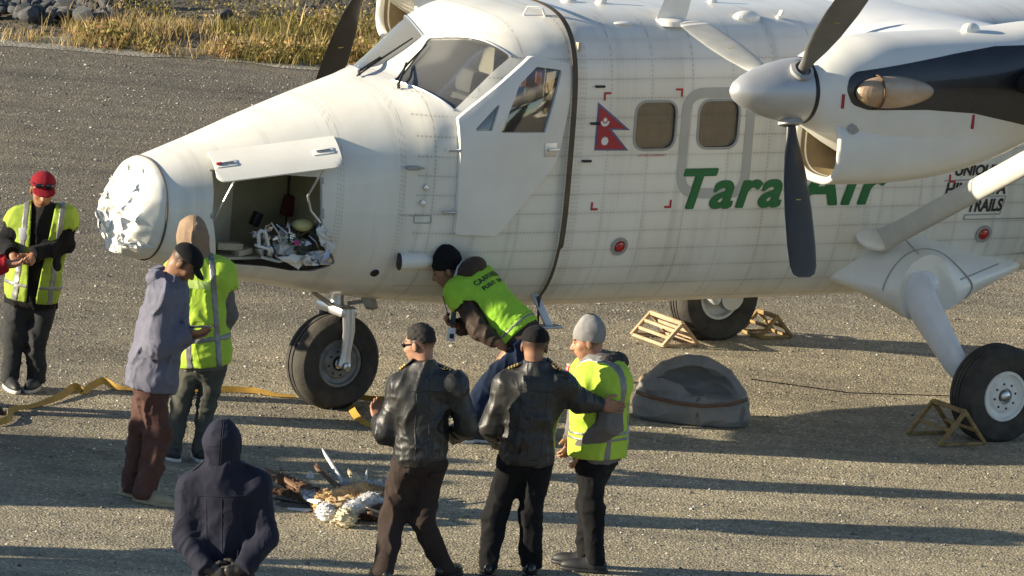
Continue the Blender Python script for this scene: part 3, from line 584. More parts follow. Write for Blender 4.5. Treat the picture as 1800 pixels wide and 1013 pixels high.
# hatch over the nose bay, hinged open along its top edge
h1, h2 = FUS.hit(366, 269), FUS.hit(586, 241); lo1 = aplane(372, 323, FUS.hit(372, 323)[1]-.10); lo2 = aplane(578, 300, FUS.hit(578, 300)[1]-.10)
hatch = thing('bay_hatch', '', ''); del hatch['label'], hatch['category']; hatch.parent = plane
ax_ = (h2-h1); L = np.linalg.norm(ax_); ax_ /= L; dn = ((lo1-h1)+(lo2-h2))/2; D_ = np.linalg.norm(dn); dn = dn-ax_*(dn@ax_); dn /= np.linalg.norm(dn); nn = np.cross(ax_, dn)
if nn[1] > 0: nn = -nn
NU, NV = 30, 12; V_, F_ = [], []; cr = .07
def hpt(a, b_):                            # a along the hinge 0..1, b_ away from it 0..1; slightly bowed, rounded lower corners
    xx, yy = a*L, b_*D_; e0 = min(xx, L-xx)
    lim = D_ if e0 > cr else D_-cr+math.sqrt(max(0, cr*cr-(cr-e0)**2))
    return h1+ax_*xx+dn*min(yy, lim)+nn*.035*math.sin(math.pi*.9*b_)
grid = [[hpt((1-math.cos(math.pi*i/NU))/2, j/NV) for j in range(NV+1)] for i in range(NU+1)]
for lay in (0, 1): V_ += [p+nn*(.012*lay) for row in grid for p in row]
n1_ = (NU+1)*(NV+1); I_ = lambda i, j, l: l*n1_+i*(NV+1)+j
for i in range(NU):
    for j in range(NV): F_ += [(I_(i, j, 0), I_(i, j+1, 0), I_(i+1, j+1, 0), I_(i+1, j, 0)), (I_(i, j, 1), I_(i+1, j, 1), I_(i+1, j+1, 1), I_(i, j+1, 1))]
    for j in (0, NV): F_.append((I_(i, j, 0), I_(i+1, j, 0), I_(i+1, j, 1), I_(i, j, 1)))
for j in range(NV):
    for i in (0, NU): F_.append((I_(i, j, 0), I_(i, j, 1), I_(i, j+1, 1), I_(i, j+1, 0)))
bm = bmesh.new(); bm.from_mesh(mesh(V_, F_)); bmobj('hatch_panel', bm, MAT['white'], hatch, 40)
for (u_, cc) in ((.10, 'red'), (.87, 'metal')):
    p = h1+ax_*L*u_+dn*D_*.55+nn*.050; b = bmesh.new(); R3 = Matrix((Vector(ax_), Vector(dn), Vector(nn))).transposed()
    add_box(b, p, (.15, .055, .006), R3, .002); bmobj('latch_plate', b, MAT['white'], hatch); b = bmesh.new(); add_box(b, p+nn*.008, (.10, .014, .012), R3, .003); bmobj('latch', b, MAT['metal'], hatch)
    if cc == 'red': b = bmesh.new(); add_box(b, p+nn*.012-ax_*.055+dn*.0, (.04, .02, .012), R3, .003); bmobj('latch_flag', b, MAT['red'], hatch)
tube_obj('stay_rod', [h1+ax_*.12+dn*D_*.95, aplane(371, 396, FUS.hit(371, 396)[1]+.03)], .008, MAT['alu'], hatch, 8)
tube_obj('stay_rod', [h1+ax_*L*.84+dn*D_*.95, aplane(541, 345, -.62), aplane(546, 370, -.60), aplane(563, 392, -.60)], .009, MAT['alu'], hatch, 8)
strip_on_skin('bay_frame', bay_poly[:3], .012, MAT['grey'], None, .006, False)
strip_on_skin('bay_frame', bay_poly[-2:][::-1], .012, MAT['grey'], None, .006, False)
# inside of the bay
bx0, bx1 = -1.42, -.43
box_obj('bay_back_wall', ((bx0+bx1)/2, .10, 1.5), (bx1-bx0, .02, .74), MAT['inner'], plane)
box_obj('bay_floor', ((bx0+bx1)/2, -.12, 1.16), (bx1-bx0-.05, .40, .02), MAT['bulk'], plane)
box_obj('bay_bulkhead', (bx0+.03, -.12, 1.5), (.02, .36, .50), MAT['bulk'], plane)
box_obj('bay_bulkhead', (bx1+.02, -.2, 1.5), (.02, .56, .6), MAT['inner'], plane)
box_obj('bay_divider', (-1.13, -.12, 1.50), (.34, .02, .60), MAT['bulk'], plane, Matrix.Rotation(.35, 3, 'Z'))
# torn skin below the bay
def torn(pts, material, seed, parent=plane, amp=.02, name='torn_skin'):
    c = sum(np.array(p) for p in pts)/len(pts); V = [c]; n = len(pts)*4; r = np.random.default_rng(seed); F = []
    for i in range(len(pts)):
        a, b = np.array(pts[i]), np.array(pts[(i+1) % len(pts)])
        for k in range(4): V.append(a+(b-a)*k/4+r.normal(0, amp, 3)*(.6, .6, .6))
    V = V+[c+(v-c)*.5+r.normal(0, amp, 3) for v in V[1:]]
    for i in range(n):
        j = (i+1) % n; F += [(1+i, 1+j, 1+n+j, 1+n+i), (1+n+i, 1+n+j, 0)]
    m = mesh(V, F, False); o = obj(name, m, material, parent); sd = o.modifiers.new('s', 'SOLIDIFY'); sd.thickness = .004; return o
P_ = lambda u, v, dy=0.0: aplane(u, v, FUS.hit(u, v)[1]+dy)
torn([P_(562, 395, -.0), P_(574, 405, -.06), P_(591, 440, -.10), P_(583, 447, -.05), P_(566, 432, .02)], MAT['white'], 3)
torn([P_(545, 442, -.02), P_(585, 442, -.07), P_(582, 462, -.10), P_(552, 466, -.06), P_(530, 460, -.02)], MAT['alu'], 5)
torn([P_(492, 448, -.01), P_(540, 452, -.05), P_(556, 466, -.06), P_(520, 466, -.02)], MAT['white'], 8)
# crushed nose cone
def nose_cone():
    n = 96; rings = []; xs = np.linspace(-1.668, -1.83, 10); r0 = FUS.ring(-1.655, n); c0 = np.array([0, 0, 1.50])
    for i, x in enumerate(xs):
        t = i/9; k = 1-.20*t**1.6; R = r0.copy(); R[:, 1] = R[:, 1]*k; R[:, 2] = 1.50+(R[:, 2]-1.50)*k-.015*t; R[:, 0] = x
        Nn = (fbm(R*np.array([3, 6, 6]), 1, 11, 3)-.5); amp = .008+.05*t**2
        top = np.clip((R[:, 2]-1.45)/.3, -.3, 1)
        R[:, 0] += (fbm(R[:, [1, 2, 0]], 9, 4, 3)-.5)*.16*t**3 + .10*t**2*top
        R[:, 1:] += ((R[:, 1:]-np.array([0, 1.5]))*(Nn*amp*7)[:, None]); rings.append(R)
    rim = rings[-1]; cen = np.array([-1.76, 0, 1.52])
    for k in range(1, 14):
        t = k/14; R = cen+(rim-cen)*(1-t)**.9; nz = fbm(R, 10, 20, 3)-.5; rd = np.abs(fbm(R, 15, 31, 2)-.5)
        R = R.copy(); R[:, 0] += .15*nz*min(1, t*3)-.13*rd*min(1, t*3)-.05*math.sin(math.pi*t*.6); R[:, 1] += .03*(vnoise(R, 14, 5)-.5); R[:, 2] += .03*(vnoise(R, 14, 6)-.5); rings.append(R)
    V = np.concatenate(rings+[cen[None]+np.array([[.03, 0, 0]])]); F = []
    for i in range(len(rings)-1):
        for k in range(n): F.append((i*n+k, i*n+(k+1) % n, (i+1)*n+(k+1) % n, (i+1)*n+k))
    b = (len(rings)-1)*n
    for k in range(n): F.append((b+k, b+(k+1) % n, len(V)-1))
    F.append(tuple(range(n))[::-1])
    bm = bmesh.new(); m0 = mesh(V, F); bm.from_mesh(m0)
    return bmobj('crushed_nose_cone', bm, MAT['white'], plane, 38)
nc = nose_cone(); nc['label'] = 'crumpled white nose cone, its front crushed flat and torn'
rr = FUS.ring(-1.662, 64, .004); tube_obj('cone_seam', [rr[i] for i in range(65) for i in [i % 64]], .0075, mat('seam_tape', (.10, .085, .07), .8), plane, 6)
torn([aplane(180, 372, -.05), aplane(168, 368, -.1), aplane(176, 405, -.1), aplane(190, 412, -.05)], mat('torn_fibre', (.35, .40, .45), .5), 2, plane, .012, 'torn_flap')
torn([aplane(205, 425, -.2), aplane(250, 428, -.28), aplane(272, 434, -.3), aplane(230, 436, -.25)], MAT['white'], 12, plane, .012, 'torn_flap')
for i, (u, v, s_) in enumerate(((196, 312, .032), (187, 345, .035), (185, 375, .03), (190, 405, .03), (206, 428, .034), (226, 300, .026))):
    r_ = np.random.default_rng(200+i); c_ = aplane(u, v, -.10 if u < 230 else -.26); torn([c_+r_.normal(0, 1, 3)*s_*np.array([.5, .7, 1]) for _ in range(4)], MAT['white'], 300+i, plane, .010, 'torn_flap')
# cabin and cockpit interior
box_obj('cabin_floor', (3.2, 0, 1.14), (5.6, 1.5, .03), MAT['grey'], plane)
box_obj('instrument_panel', (.52, 0, 2.02), (.10, 1.3, .42), MAT['ink'], plane, Matrix.Rotation(.2, 3, 'Y'), .03)
box_obj('glare_shield', (.45, 0, 2.27), (.34, 1.2, .03), MAT['ink'], plane, None, .012)
def seat(x, y, cloth):
    bm = bmesh.new(); add_box(bm, (x, y, 1.52), (.46, .44, .12), None, .04); add_box(bm, (x+.24, y, 1.86), (.12, .42, .66), Matrix.Rotation(.16, 3, 'Y'), .05); add_box(bm, (x+.32, y, 2.27), (.09, .26, .18), Matrix.Rotation(.16, 3, 'Y'), .04); add_box(bm, (x, y, 1.30), (.3, .3, .34)); bmobj('seat', bm, cloth, plane)
for y in (-.42, .42): seat(.88, y, MAT['seat'])
for x in (2.0, 2.75, 3.5, 4.25, 5.0):
    for y in (-.5, .5): seat(x, y, MAT['seat'])
# cockpit bulkhead and curtain
box_obj('cockpit_bulkhead', (1.34, .55, 1.95), (.03, .55, 1.6), MAT['cream'], plane); box_obj('cockpit_bulkhead', (1.34, -.62, 1.95), (.03, .38, 1.6), MAT['cream'], plane)
bm = bmesh.new(); V = []
for i in range(41):
    t = i/40; y = -.42+.34*t; x = 1.29+.018*math.sin(t*34); V.append((bm.verts.new((x, y, 1.2)), bm.verts.new((x, y, 2.72))))
for a, b in zip(V[:-1], V[1:]): bm.faces.new((a[0], b[0], b[1], a[1]))
bmobj('curtain', bm, MAT['pink'], plane, None)
box_obj('cabin_lining', (1.6, 0, 2.8), (.4, 1.2, .02), MAT['cream'], plane)
# ------------------------------------------------------------------ decals
def decal(name, m, material, d=.004, side=-1, parent=None):   # mesh in (x, z) as x, y -> laid on the fuselage side
    bm = bmesh.new(); bm.from_mesh(m); bmesh.ops.triangulate(bm, faces=bm.faces[:])
    xs = [v.co.x for v in bm.verts]; ys = [v.co.y for v in bm.verts]
    for lo, hi, ax in ((min(xs), max(xs), 0), (min(ys), max(ys), 1)):
        k = lo+.04
        while k < hi:
            co = [0, 0, 0]; co[ax] = k; no = [0, 0, 0]; no[ax] = 1; bmesh.ops.bisect_plane(bm, geom=bm.verts[:]+bm.edges[:]+bm.faces[:], plane_co=co, plane_no=no); k += .04
    for v in bm.verts: v.co = (v.co.x, float(FUS.yside(v.co.x, v.co.y, side, d)), v.co.y)
    return bmobj(name, bm, material, parent or plane, None)
def text_mesh(s, size, shear=0.0, offset=0.0, space=1.0, align='LEFT'):
    c = bpy.data.curves.new('txt', 'FONT'); c.body = s; c.size = size; c.shear = shear; c.offset = offset; c.space_character = space; c.align_x = align; c.resolution_u = 6; c.fill_mode = 'FRONT'
    o = bpy.data.objects.new('tmp', c); sc.collection.objects.link(o); bpy.context.view_layer.update()
    m = bpy.data.meshes.new_from_object(o.evaluated_get(bpy.context.evaluated_depsgraph_get())); bpy.data.objects.remove(o); return m
def fit_text(m, x0, x1, z0, z1):
    P = np.array([v.co[:] for v in m.vertices]); lo, hi = P.min(0), P.max(0)
    for v in m.vertices: v.co = (x0+(v.co.x-lo[0])/(hi[0]-lo[0])*(x1-x0), z0+(v.co.y-lo[1])/(hi[1]-lo[1])*(z1-z0), 0)
    return m
def bold_decal(name, s, x0, x1, z0, z1, material):      # heavy lettering: the same outline laid a few times with small shifts
    bm = bmesh.new()
    for dx, dz, d in ((0, 0, .0040), (-.011, 0, .0046), (.011, 0, .0052), (-.006, .007, .0058), (.006, .007, .0064), (-.006, -.007, .0070), (.006, -.007, .0076)):
        o = decal('tmp', fit_text(text_mesh(s, .4, .25, .004, 1.10), x0+.011+dx, x1-.011+dx, z0+.007+dz, z1-.007+dz), material, d); bm.from_mesh(o.data); bpy.data.objects.remove(o)
    return bmobj(name, bm, material, plane, None)
bold_decal('airline_lettering', 'Tara', 2.262, 3.135, 1.545, 1.845, MAT['green']); bold_decal('airline_lettering', 'Air', 3.235, 4.06, 1.552, 1.86, MAT['green'])
def poly_mesh(P): return mesh([(p[0], p[1], 0) for p in P], [tuple(range(len(P)))], False)
flag = [(1.487, 2.335), (1.775, 2.130), (1.62, 2.135), (1.775, 1.983), (1.487, 1.988)]
def shrink(P, k): c = Vector((sum(p[0] for p in P)/len(P)-.03, sum(p[1] for p in P)/len(P))); return [tuple(c+(Vector(p)-c)*k) for p in P]
decal('flag_border', poly_mesh(flag), MAT['blue'], .004); decal('flag', poly_mesh([(1.500, 2.305), (1.735, 2.142), (1.588, 2.147), (1.742, 1.996), (1.500, 1.999)]), MAT['red'], .006)
FW = mat('flag_white', (.75, .74, .72), .5)
star = lambda cx, cz, r, q, n: [(cx+(r if k % 2 else q)*math.cos(math.pi*k/n), cz+(r if k % 2 else q)*math.sin(math.pi*k/n)) for k in range(2*n)]
decal('flag_sun', poly_mesh(star(1.565, 2.055, .034, .026, 12)), FW, .008)
decal('flag_moon', poly_mesh([(1.555+.037*math.cos(a), 2.197+.037*math.sin(a)) for a in np.linspace(math.pi, 2*math.pi, 12)]+[(1.555+.022*math.cos(a), 2.200+.018*math.sin(a)) for a in np.linspace(2*math.pi, math.pi, 10)]), FW, .008)
decal('flag_moon', poly_mesh(star(1.555, 2.207, .02, .013, 8)), FW, .008)
RV = mat('red_mark', (.42, .02, .03), .5)
for (x, z, sx, sz) in ((1.535, 2.405, 1, -1), (2.205, 2.425, -1, -1), (1.50, 1.555, 1, 1), (2.185, 1.56, -1, 1), (4.60, 1.70, 1, 1), (5.225, 1.705, -1, 1)):
    L_ = [(0, 0), (.06, 0), (.06, .016), (.016, .016), (.016, .06), (0, .06)]; decal('red_corner_mark', poly_mesh([(x+sx*a, z+sz*b) for a, b in L_]), RV, .004)
decal('rescue_lettering', fit_text(text_mesh('CUT HERE IN EMERGENCY', .1), 1.86, 2.10, 1.937, 1.955), RV, .004)
def word(s, x0, x1, z0, z1, sh=.18, off=.008): decal('side_lettering', fit_text(text_mesh(s, .2, sh, off), x0, x1, z0, z1), MAT['ink'], .004)
word('UNIQUE', 4.65, 5.05, 1.735, 1.83); word('HIMALAYA', 4.575, 5.125, 1.605, 1.70); word('TRAILS', 4.80, 5.115, 1.475, 1.575)
for (a, b) in (((4.785, 1.455), (5.10, 1.455)), ((5.10, 1.455), (5.135, 1.59)), ((4.555, 1.59), (5.135, 1.59)), ((4.775, 1.42), (5.45, 1.415)), ((4.775, 1.42), (4.785, 1.455)), ((4.56, 1.715), (5.13, 1.72))):
    strip_on_skin('side_lettering_rule', [a, b], .005, MAT['grey'], None, .004, False)
decal('stencil', fit_text(text_mesh('STATIC PRESSURE', .1), -.01, .12, 1.52, 1.535), MAT['grey'], .004)
# small fittings on the skin
def port(x, z, r, side=-1):
    y = float(FUS.yside(x, z, side, 0)); nrm = np.array([0, -1, -.25 if z < 1.4 else 0.]); c = (x, y, z)
    lathe_obj('lamp_ring', [(r*.62, .004), (r, .004), (r, .012), (r*.66, .012), (r*.6, .0)], c, nrm, MAT['grey'], plane, 24); lathe_obj('red_lamp_lens', [(r*.63, .003), (r*.5, .022), (r*.25, .03), (0, .032)], c, nrm, MAT['redlens'], plane, 20)
port(1.79, 1.285, .068); port(4.985, 1.305, .068)
for (u, v) in ((1054, 152), (1045, 217), (1030, 283)):
    p = FUS.hit(u, v); b = bmesh.new(); add_tube(b, [(p[0]-.035, p[1]-.012, p[2]), (p[0]+.035, p[1]-.016, p[2])], .009, 8); add_tube(b, [(p[0]-.03, p[1]+.01, p[2]), (p[0]-.03, p[1]-.03, p[2])], .008, 8); bmobj('door_hinge', b, MAT['ink'], plane)
p = FUS.hit(725, 295); b = bmesh.new(); add_tube(b, [(p[0]-.06, p[1]-.03, p[2]), (p[0]+.08, p[1]-.03, p[2])], [.012, .006], 8); add_box(b, (p[0], p[1]-.01, p[2]), (.10, .04, .03), None, .006); bmobj('pitot_probe', b, MAT['grey'], plane)
for (u, v) in ((748, 330), (742, 357)):
    p = FUS.hit(u, v); b = bmesh.new(); add_box(b, (p[0], p[1]-.008, p[2]), (.04, .016, .035), Matrix.Rotation(.7, 3, 'Y'), .004); bmobj('drain_fitting', b, MAT['alu'], plane)
strip_on_skin('placard_frame', roundpoly(hxz([(727, 379), (757, 379), (757, 392), (727, 392)]), .01, 3), .004, MAT['grey'])
# cylinder fairing low on the nose side (ram air scoop)
p0, p1 = P_(700, 460, -.03), P_(755, 459, -.03)
bm = bmesh.new(); add_tube(bm, [p0, p0+(p1-p0)*.15, p0+(p1-p0)*.75, p1+np.array([.06, .02, 0])], [.058, .062, .058, .02], 20); bmobj('air_scoop', bm, MAT['white'], plane, 45)
dirn = (p0-p1)/np.linalg.norm(p0-p1); lathe_obj('scoop_mouth', [(0, .004), (.046, .004), (.062, .0), (.062, -.01)], p0, dirn, MAT['ink'], plane, 20)
p = P_(659, 480, -.0); lathe_obj('exhaust_port', [(.0, .006), (.03, .008), (.035, 0)], p, (0, -1, -.7), MAT['ink'], plane, 16)
for (u, v, h) in ((672, 507, .09), (705, 511, .07)):
    q = aplane(u, v, -.15); b = bmesh.new(); add_box(b, (q[0], q[1], q[2]-.01), (.06 if h > .08 else .02, .012, h), Matrix.Rotation(-.3, 3, 'Y'), .003); bmobj('blade_aerial', b, MAT['grey'], plane)
# boarding step hanging below the door
q0, q1 = aplane(930, 495, -.62), aplane(965, 574, -.72); b = bmesh.new(); ax_v = Vector(q1-q0); R3 = Matrix((Vector((1, 0, 0)), ax_v.cross(Vector((1, 0, 0))).normalized(), ax_v.normalized())).transposed()
add_box(b, (q0+q1)/2, (.065, .02, ax_v.length), R3, .005); add_box(b, q1, (.17, .10, .02), None, .006); bmobj('boarding_step', b, mat('step_blue_grey', (.36, .40, .46), .4, .4), plane)
# roof fittings: aerials, bumps
def roofp(u, v): return FUS.hit(u, v)
def blade_aerial(u, v, hgt, ch, sweep, base_l):
    p = roofp(u, v); b = bmesh.new()
    for z, c, dx in ((-.02, ch, 0), (hgt, ch*.75, sweep)):
        pass
    pts = lambda z, c, dx: [(p[0]+dx-c*.5, p[1], p[2]+z), (p[0]+dx-c*.15, p[1]-.018, p[2]+z), (p[0]+dx+c*.5, p[1], p[2]+z), (p[0]+dx-c*.15, p[1]+.018, p[2]+z)]
    A_ = [b.verts.new(q) for q in pts(-.02, ch, 0)]; B_ = [b.verts.new(q) for q in pts(hgt, ch*.7, sweep)]
    for k in range(4): b.faces.new((A_[k], A_[(k+1) % 4], B_[(k+1) % 4], B_[k]))
    b.faces.new(B_); b.faces.new(A_[::-1]); add_lathe(b, [(0, .02), (base_l*.4, .018), (base_l*.5, .005), (base_l*.5, -.03)], (p[0], p[1], p[2]), (0, 0, 1), 16); bmobj('roof_aerial', b, MAT['white'], plane, 30)
blade_aerial(1178, 36, .45, .26, .14, .24); blade_aerial(1368, 32, .06, .07, .03, .04); blade_aerial(1055, 6, .07, .10, .03, .08); blade_aerial(1250, 4, .06, .09, .03, .06)
for (u, v, l, w_, h) in ((1312, 31, .17, .06, .05), (1000, 3, .10, .05, .03), (1095, 41, .12, .04, .012)):
    p = roofp(u, v); b = bmesh.new(); r_ = bmesh.ops.create_uvsphere(b, u_segments=20, v_segments=10, radius=1, matrix=Matrix.Translation(p) @ Matrix.Diagonal((l/1.5, w_, h, 1))); bmobj('roof_blister', b, MAT['white'], plane, None)
p, q = roofp(920, 27), roofp(958, 29); tube_obj('roof_handle', [p, p+np.array([.03, 0, .06]), q+np.array([-.03, 0, .06]), q], .009, MAT['white'], plane, 8)
# ------------------------------------------------------------------ wings, struts
def airfoil(n=26, t=.17):
    xs = (1-np.cos(np.linspace(0, np.pi, n)))/2; y = 5*t*(.2969*np.sqrt(xs)-.126*xs-.3516*xs**2+.2843*xs**3-.1015*xs**4); cam_ = .03*4*xs*(1-xs)
    up = [(a, b+c) for a, b, c in zip(xs, y, cam_)]; dn = [(a, -b*.75+c) for a, b, c in zip(xs, y, cam_)]
    return up+dn[::-1][1:-1]
AF = airfoil(); LEX, CH, WZ = 3.45, 2.0, 2.715
def wing_pt(y, a, b, d=0): return (LEX+a*CH, y, WZ+.05*max(0, abs(y)-.9)+b*CH)
def wing_half(s):
    ys = [0.0, .5, .9, 1.6, 2.3, 2.8, 3.4, 4.2, 6, 8, 9.7, 9.9]; rings = [[wing_pt(s*y, a, b*(1 if y < 9.8 else .6)) for a, b in AF] for y in ys]
    if s < 0: pass
    m = tube_mesh([np.array(r) for r in rings]); o = obj('wing', m, MAT['wing'], plane); sharp(m, 40); return o
for s in (-1, 1):
    wing_half(s)
    # black leading-edge boot outboard of the engine
    nA = len(AF); sel = [(a, b) for a, b in AF if a < .10]; up = sorted([p for p in sel if p[1] >= 0 or p[0] == 0], key=lambda p: -p[0]); dn = sorted([p for p in sel if p[1] < 0 and p[0] > 0], key=lambda p: p[0]); prof = up+dn
    rings = []
    for y in (3.15, 4.2, 6, 8, 9.6): rings.append(np.array([wing_pt(s*y, a-.003, b*1.03) for a, b in prof]+[wing_pt(s*y, a+.004, b*.95) for a, b in prof[::-1]]))
    m = tube_mesh(rings); obj('deicing_boot', m, MAT['dark'], plane)
    # strut
    bm = bmesh.new(); add_tube(bm, [(4.02, s*.90, 1.28), (4.03, s*1.1, 1.385), (4.05, s*2.5, 2.14), (4.1, s*3.75, 2.80)], [.075, .066, .070, .066], 20, True, (.62, 1.25)); bmobj('wing_strut', bm, MAT['strut'], plane, 50)
# tail, out of the picture to the right
m = tube_mesh([np.array([(9.6+.35*k+(1.9-.55*k)*a, b*1.2, 2.7+k*1.55) for a, b in [(a, b*1.0) for a, b in AF]]) for k in (0, .5, 1.0, 2.0)]); obj('tail_fin', m, MAT['wing'], plane)
for s in (-1, 1):
    m = tube_mesh([np.array([(10.3+1.3*a, s*y, 3.35+b*1.0) for a, b in AF]) for y in (0, 1.5, 3.1)]); obj('tailplane', m, MAT['wing'], plane)
# ------------------------------------------------------------------ engines
TW_ = lambda r: -rad(4+9*(1-(r-.15)/1.15))
def engine(s, phase):
    yc = s*2.80; NAC = Loft([(1.87, .222, 2.75, 2.972, 2.53, 2.05, 2.05), (1.95, .26, 2.745, 3.02, 2.48, 2.2, 2.2), (2.15, .315, 2.73, 3.09, 2.36, 2.4, 2.3), (2.4, .345, 2.70, 3.135, 2.25, 2.6, 2.4), (2.9, .36, 2.68, 3.15, 2.16, 2.8, 2.5), (3.4, .355, 2.72, 3.17, 2.24, 2.8, 2.5), (3.9, .30, 2.82, 3.22, 2.45, 2.6, 2.3), (4.4, .20, 2.95, 3.23, 2.72, 2.4, 2.2), (4.7, .07, 3.06, 3.20, 2.98, 2.2, 2.2)], yc)
    xs = np.concatenate([np.linspace(1.87, 2.3, 14)[:-1], np.linspace(2.3, 4.7, 34)]); e = thing('engine', '', ''); del e['label'], e['category']; e.parent = plane
    m = tube_mesh(NAC.grid(xs, 72)); obj('nacelle', m, MAT['white'], e); sharp(m, 45)
    # soot-black panel behind the exhaust, outboard side only
    xo = [aplane(u, v, yc-.34) for u, v in ((1494, 160), (1500, 135), (1522, 124), (1600, 108), (1680, 92), (1760, 80), (1830, 78))] if True else None
    top = [(2.055, 2.80), (2.075, 2.885), (2.13, 2.925), (2.55, 2.985), (2.95, 3.045), (3.3, 3.09), (3.75, 3.10)]; bot = [(3.75, 2.50), (3.45, 2.565), (3.1, 2.635), (2.7, 2.665), (2.22, 2.665), (2.10, 2.70)]
    fr = np.linspace(2.0, 4.2, 60); sh = tube_mesh(NAC.grid(fr, 120, .004), NAC.grid(fr, 120, -.01)); ctr = roundpoly(top+bot, .08, 6)
    pm = boolean(sh, [prism_mesh([(p[0], yc, p[1]) for p in ctr], (0, s*.8, 0))], 'INTERSECT'); sharp(pm, 40); obj('soot_panel', pm, MAT['black'], e)
    # exhaust stack
    ys = float(NAC.yside(2.32, 2.79, s)); bm = bmesh.new(); bmesh.ops.create_uvsphere(bm, u_segments=32, v_segments=20, radius=1)
    for v in bm.verts:
        x = v.co.x; k = 1.0 if x < -.35 else 1.0; L_ = .26 if x < -.3 else .40
        v.co = (2.275+(x+.3)*L_*.92, ys+s*.005+v.co.y*.10*(1 if x < -.25 else .8), 2.79+v.co.z*.113*(1 if x < .1 else 1-.12*(x-.1)))
    bmobj('exhaust_stack', bm, MAT['exhaust'], e, None)
    bm = bmesh.new(); add_tube(bm, [(2.27, ys+s*.005+.104*math.cos(a), 2.79+.117*math.sin(a)) for a in np.linspace(0, 2*math.pi, 33)], .007, 6, False); bmobj('exhaust_seam', bm, mat('burnt_steel', (.16, .10, .06), .5, .6) if 'burnt_steel' not in bpy.data.materials else bpy.data.materials['burnt_steel'], e)
    # chin air intake with rounded lip
    IN = Loft([(2.02, .28, 2.36, 2.58, 2.125, 3, 2.8), (2.10, .295, 2.36, 2.60, 2.10, 3, 2.8), (2.4, .325, 2.38, 2.64, 2.10, 3, 2.8), (2.9, .345, 2.42, 2.66, 2.135, 3, 2.7), (3.3, .335, 2.48, 2.66, 2.22, 3, 2.6), (3.7, .28, 2.55, 2.66, 2.36, 3, 2.4)], yc)
    n = 48; rings = []
    for x, d in ((2.13, -.055), (2.09, -.052), (2.055, -.044), (2.038, -.030), (2.038, -.014), (2.055, .0), (2.10, .0)): r = IN.ring(2.10, n, d); r[:, 0] = x; rings.append(r)
    for x in (2.2, 2.3, 2.4, 2.55, 2.7, 2.9, 3.1, 3.3, 3.5, 3.7): rings.append(IN.ring(x, n))
    V = np.concatenate(rings); F = [(i*n+k, i*n+(k+1) % n, (i+1)*n+(k+1) % n, (i+1)*n+k) for i in range(len(rings)-1) for k in range(n)]; F.append(tuple((len(rings)-1)*n+k for k in range(n)))
    bm = bmesh.new(); bm.from_mesh(mesh(V, F)); bmobj('air_intake', bm, MAT['white'], e, 50)
    rr_ = []
    for x in (2.085, 2.6): r = IN.ring(2.10, n, -.054); r[:, 0] = x; rr_.append(r)
    V = np.concatenate(rr_); F = [(k, (k+1) % n, n+(k+1) % n, n+k) for k in range(n)]+[tuple(range(n, 2*n))]; obj('intake_duct', mesh(V, F), MAT['duct'], e)
    # small fittings
    yq = float(IN.yside(2.15, 2.52, s))-s*0+s*.012; lathe_obj('filler_cap', [(0, .01), (.022, .01), (.026, .004), (.045, .003), (.045, -.01)], (2.15, yq, 2.53), (0, s, 0), MAT['grey'], e, 18)
    for x, z in ((2.035, 2.72), (3.10, 2.575)): y_ = float(NAC.yside(x, z, s, .001)); box_obj('red_placard', (x, y_, z), (.022, .008, .10), MAT['red'], e, None, .001)
    for (x, l) in ((3.23, .10),): 
        bm = bmesh.new(); bmesh.ops.create_uvsphere(bm, u_segments=16, v_segments=10, radius=1, matrix=Matrix.Translation((x, yc-.05, NAC.ztop(x, yc-.05)+.01)) @ Matrix.Diagonal((.075, .045, .05, 1))); bmobj('nacelle_blister', bm, MAT['white'], e, None)
    # propeller
    pr = thing('propeller', '', ''); del pr['label'], pr['category']; pr.parent = plane
    hub = (1.86, yc, 2.75); prof = [(0, .565), (.03, .558), (.07, .525), (.112, .46), (.155, .36), (.19, .25), (.216, .12), (.228, .02), (.228, -.02), (.215, -.03), (0, -.03)]
    lathe_obj('spinner', prof, hub, (-1, 0, 0), MAT['spin'], pr, 48, 40)
    lathe_obj('spinner_backplate', [(.230, .012), (.234, .0), (.230, -.02), (.19, -.022)], hub, (-1, 0, 0), MAT['ink'], pr, 48)
    for k in range(3):
        a = rad(phase+120*k); d = np.array([0, -math.sin(a), -math.cos(a)]); t = np.array([0, -math.cos(a), math.sin(a)]); xp = 1.765
        prof = [(.15, .075, .07), (.24, .075, .065), (.32, .10, .05), (.45, .17, .036), (.62, .225, .028), (.85, .255, .022), (1.08, .255, .016), (1.22, .235, .012), (1.275, .19, .010), (1.295, .10, .006)]
        bm = bmesh.new(); rings = []
        for r, c, th in prof:
            tw = TW_(r); ex = np.array([math.cos(tw), 0, 0])+t*math.sin(tw); ey = np.cross(d, ex); c0 = np.array([xp+.03*0, yc, 2.75])+d*r
            rings.append([bm.verts.new(c0+ex*c*.5*math.cos(q)+ey*th*.5*math.sin(q)) for q in np.linspace(0, 2*math.pi, 20, endpoint=False)])
        for A_, B_ in zip(rings[:-1], rings[1:]):
            for q in range(20): bm.faces.new((A_[q], A_[(q+1) % 20], B_[(q+1) % 20], B_[q]))
        bm.faces.new(rings[0][::-1]); bm.faces.new(rings[-1]); bl = bmobj('blade', bm, MAT['blade' if k == 0 or s > 0 else ('bladegrey' if k == 1 else 'bladelit')], pr, 50)
        lathe_obj('blade_root_cuff', [(.085, -.01), (.088, .02), (.06, .03)], np.array([xp, yc, 2.75])+d*.215, d, MAT['grey'], pr, 20)
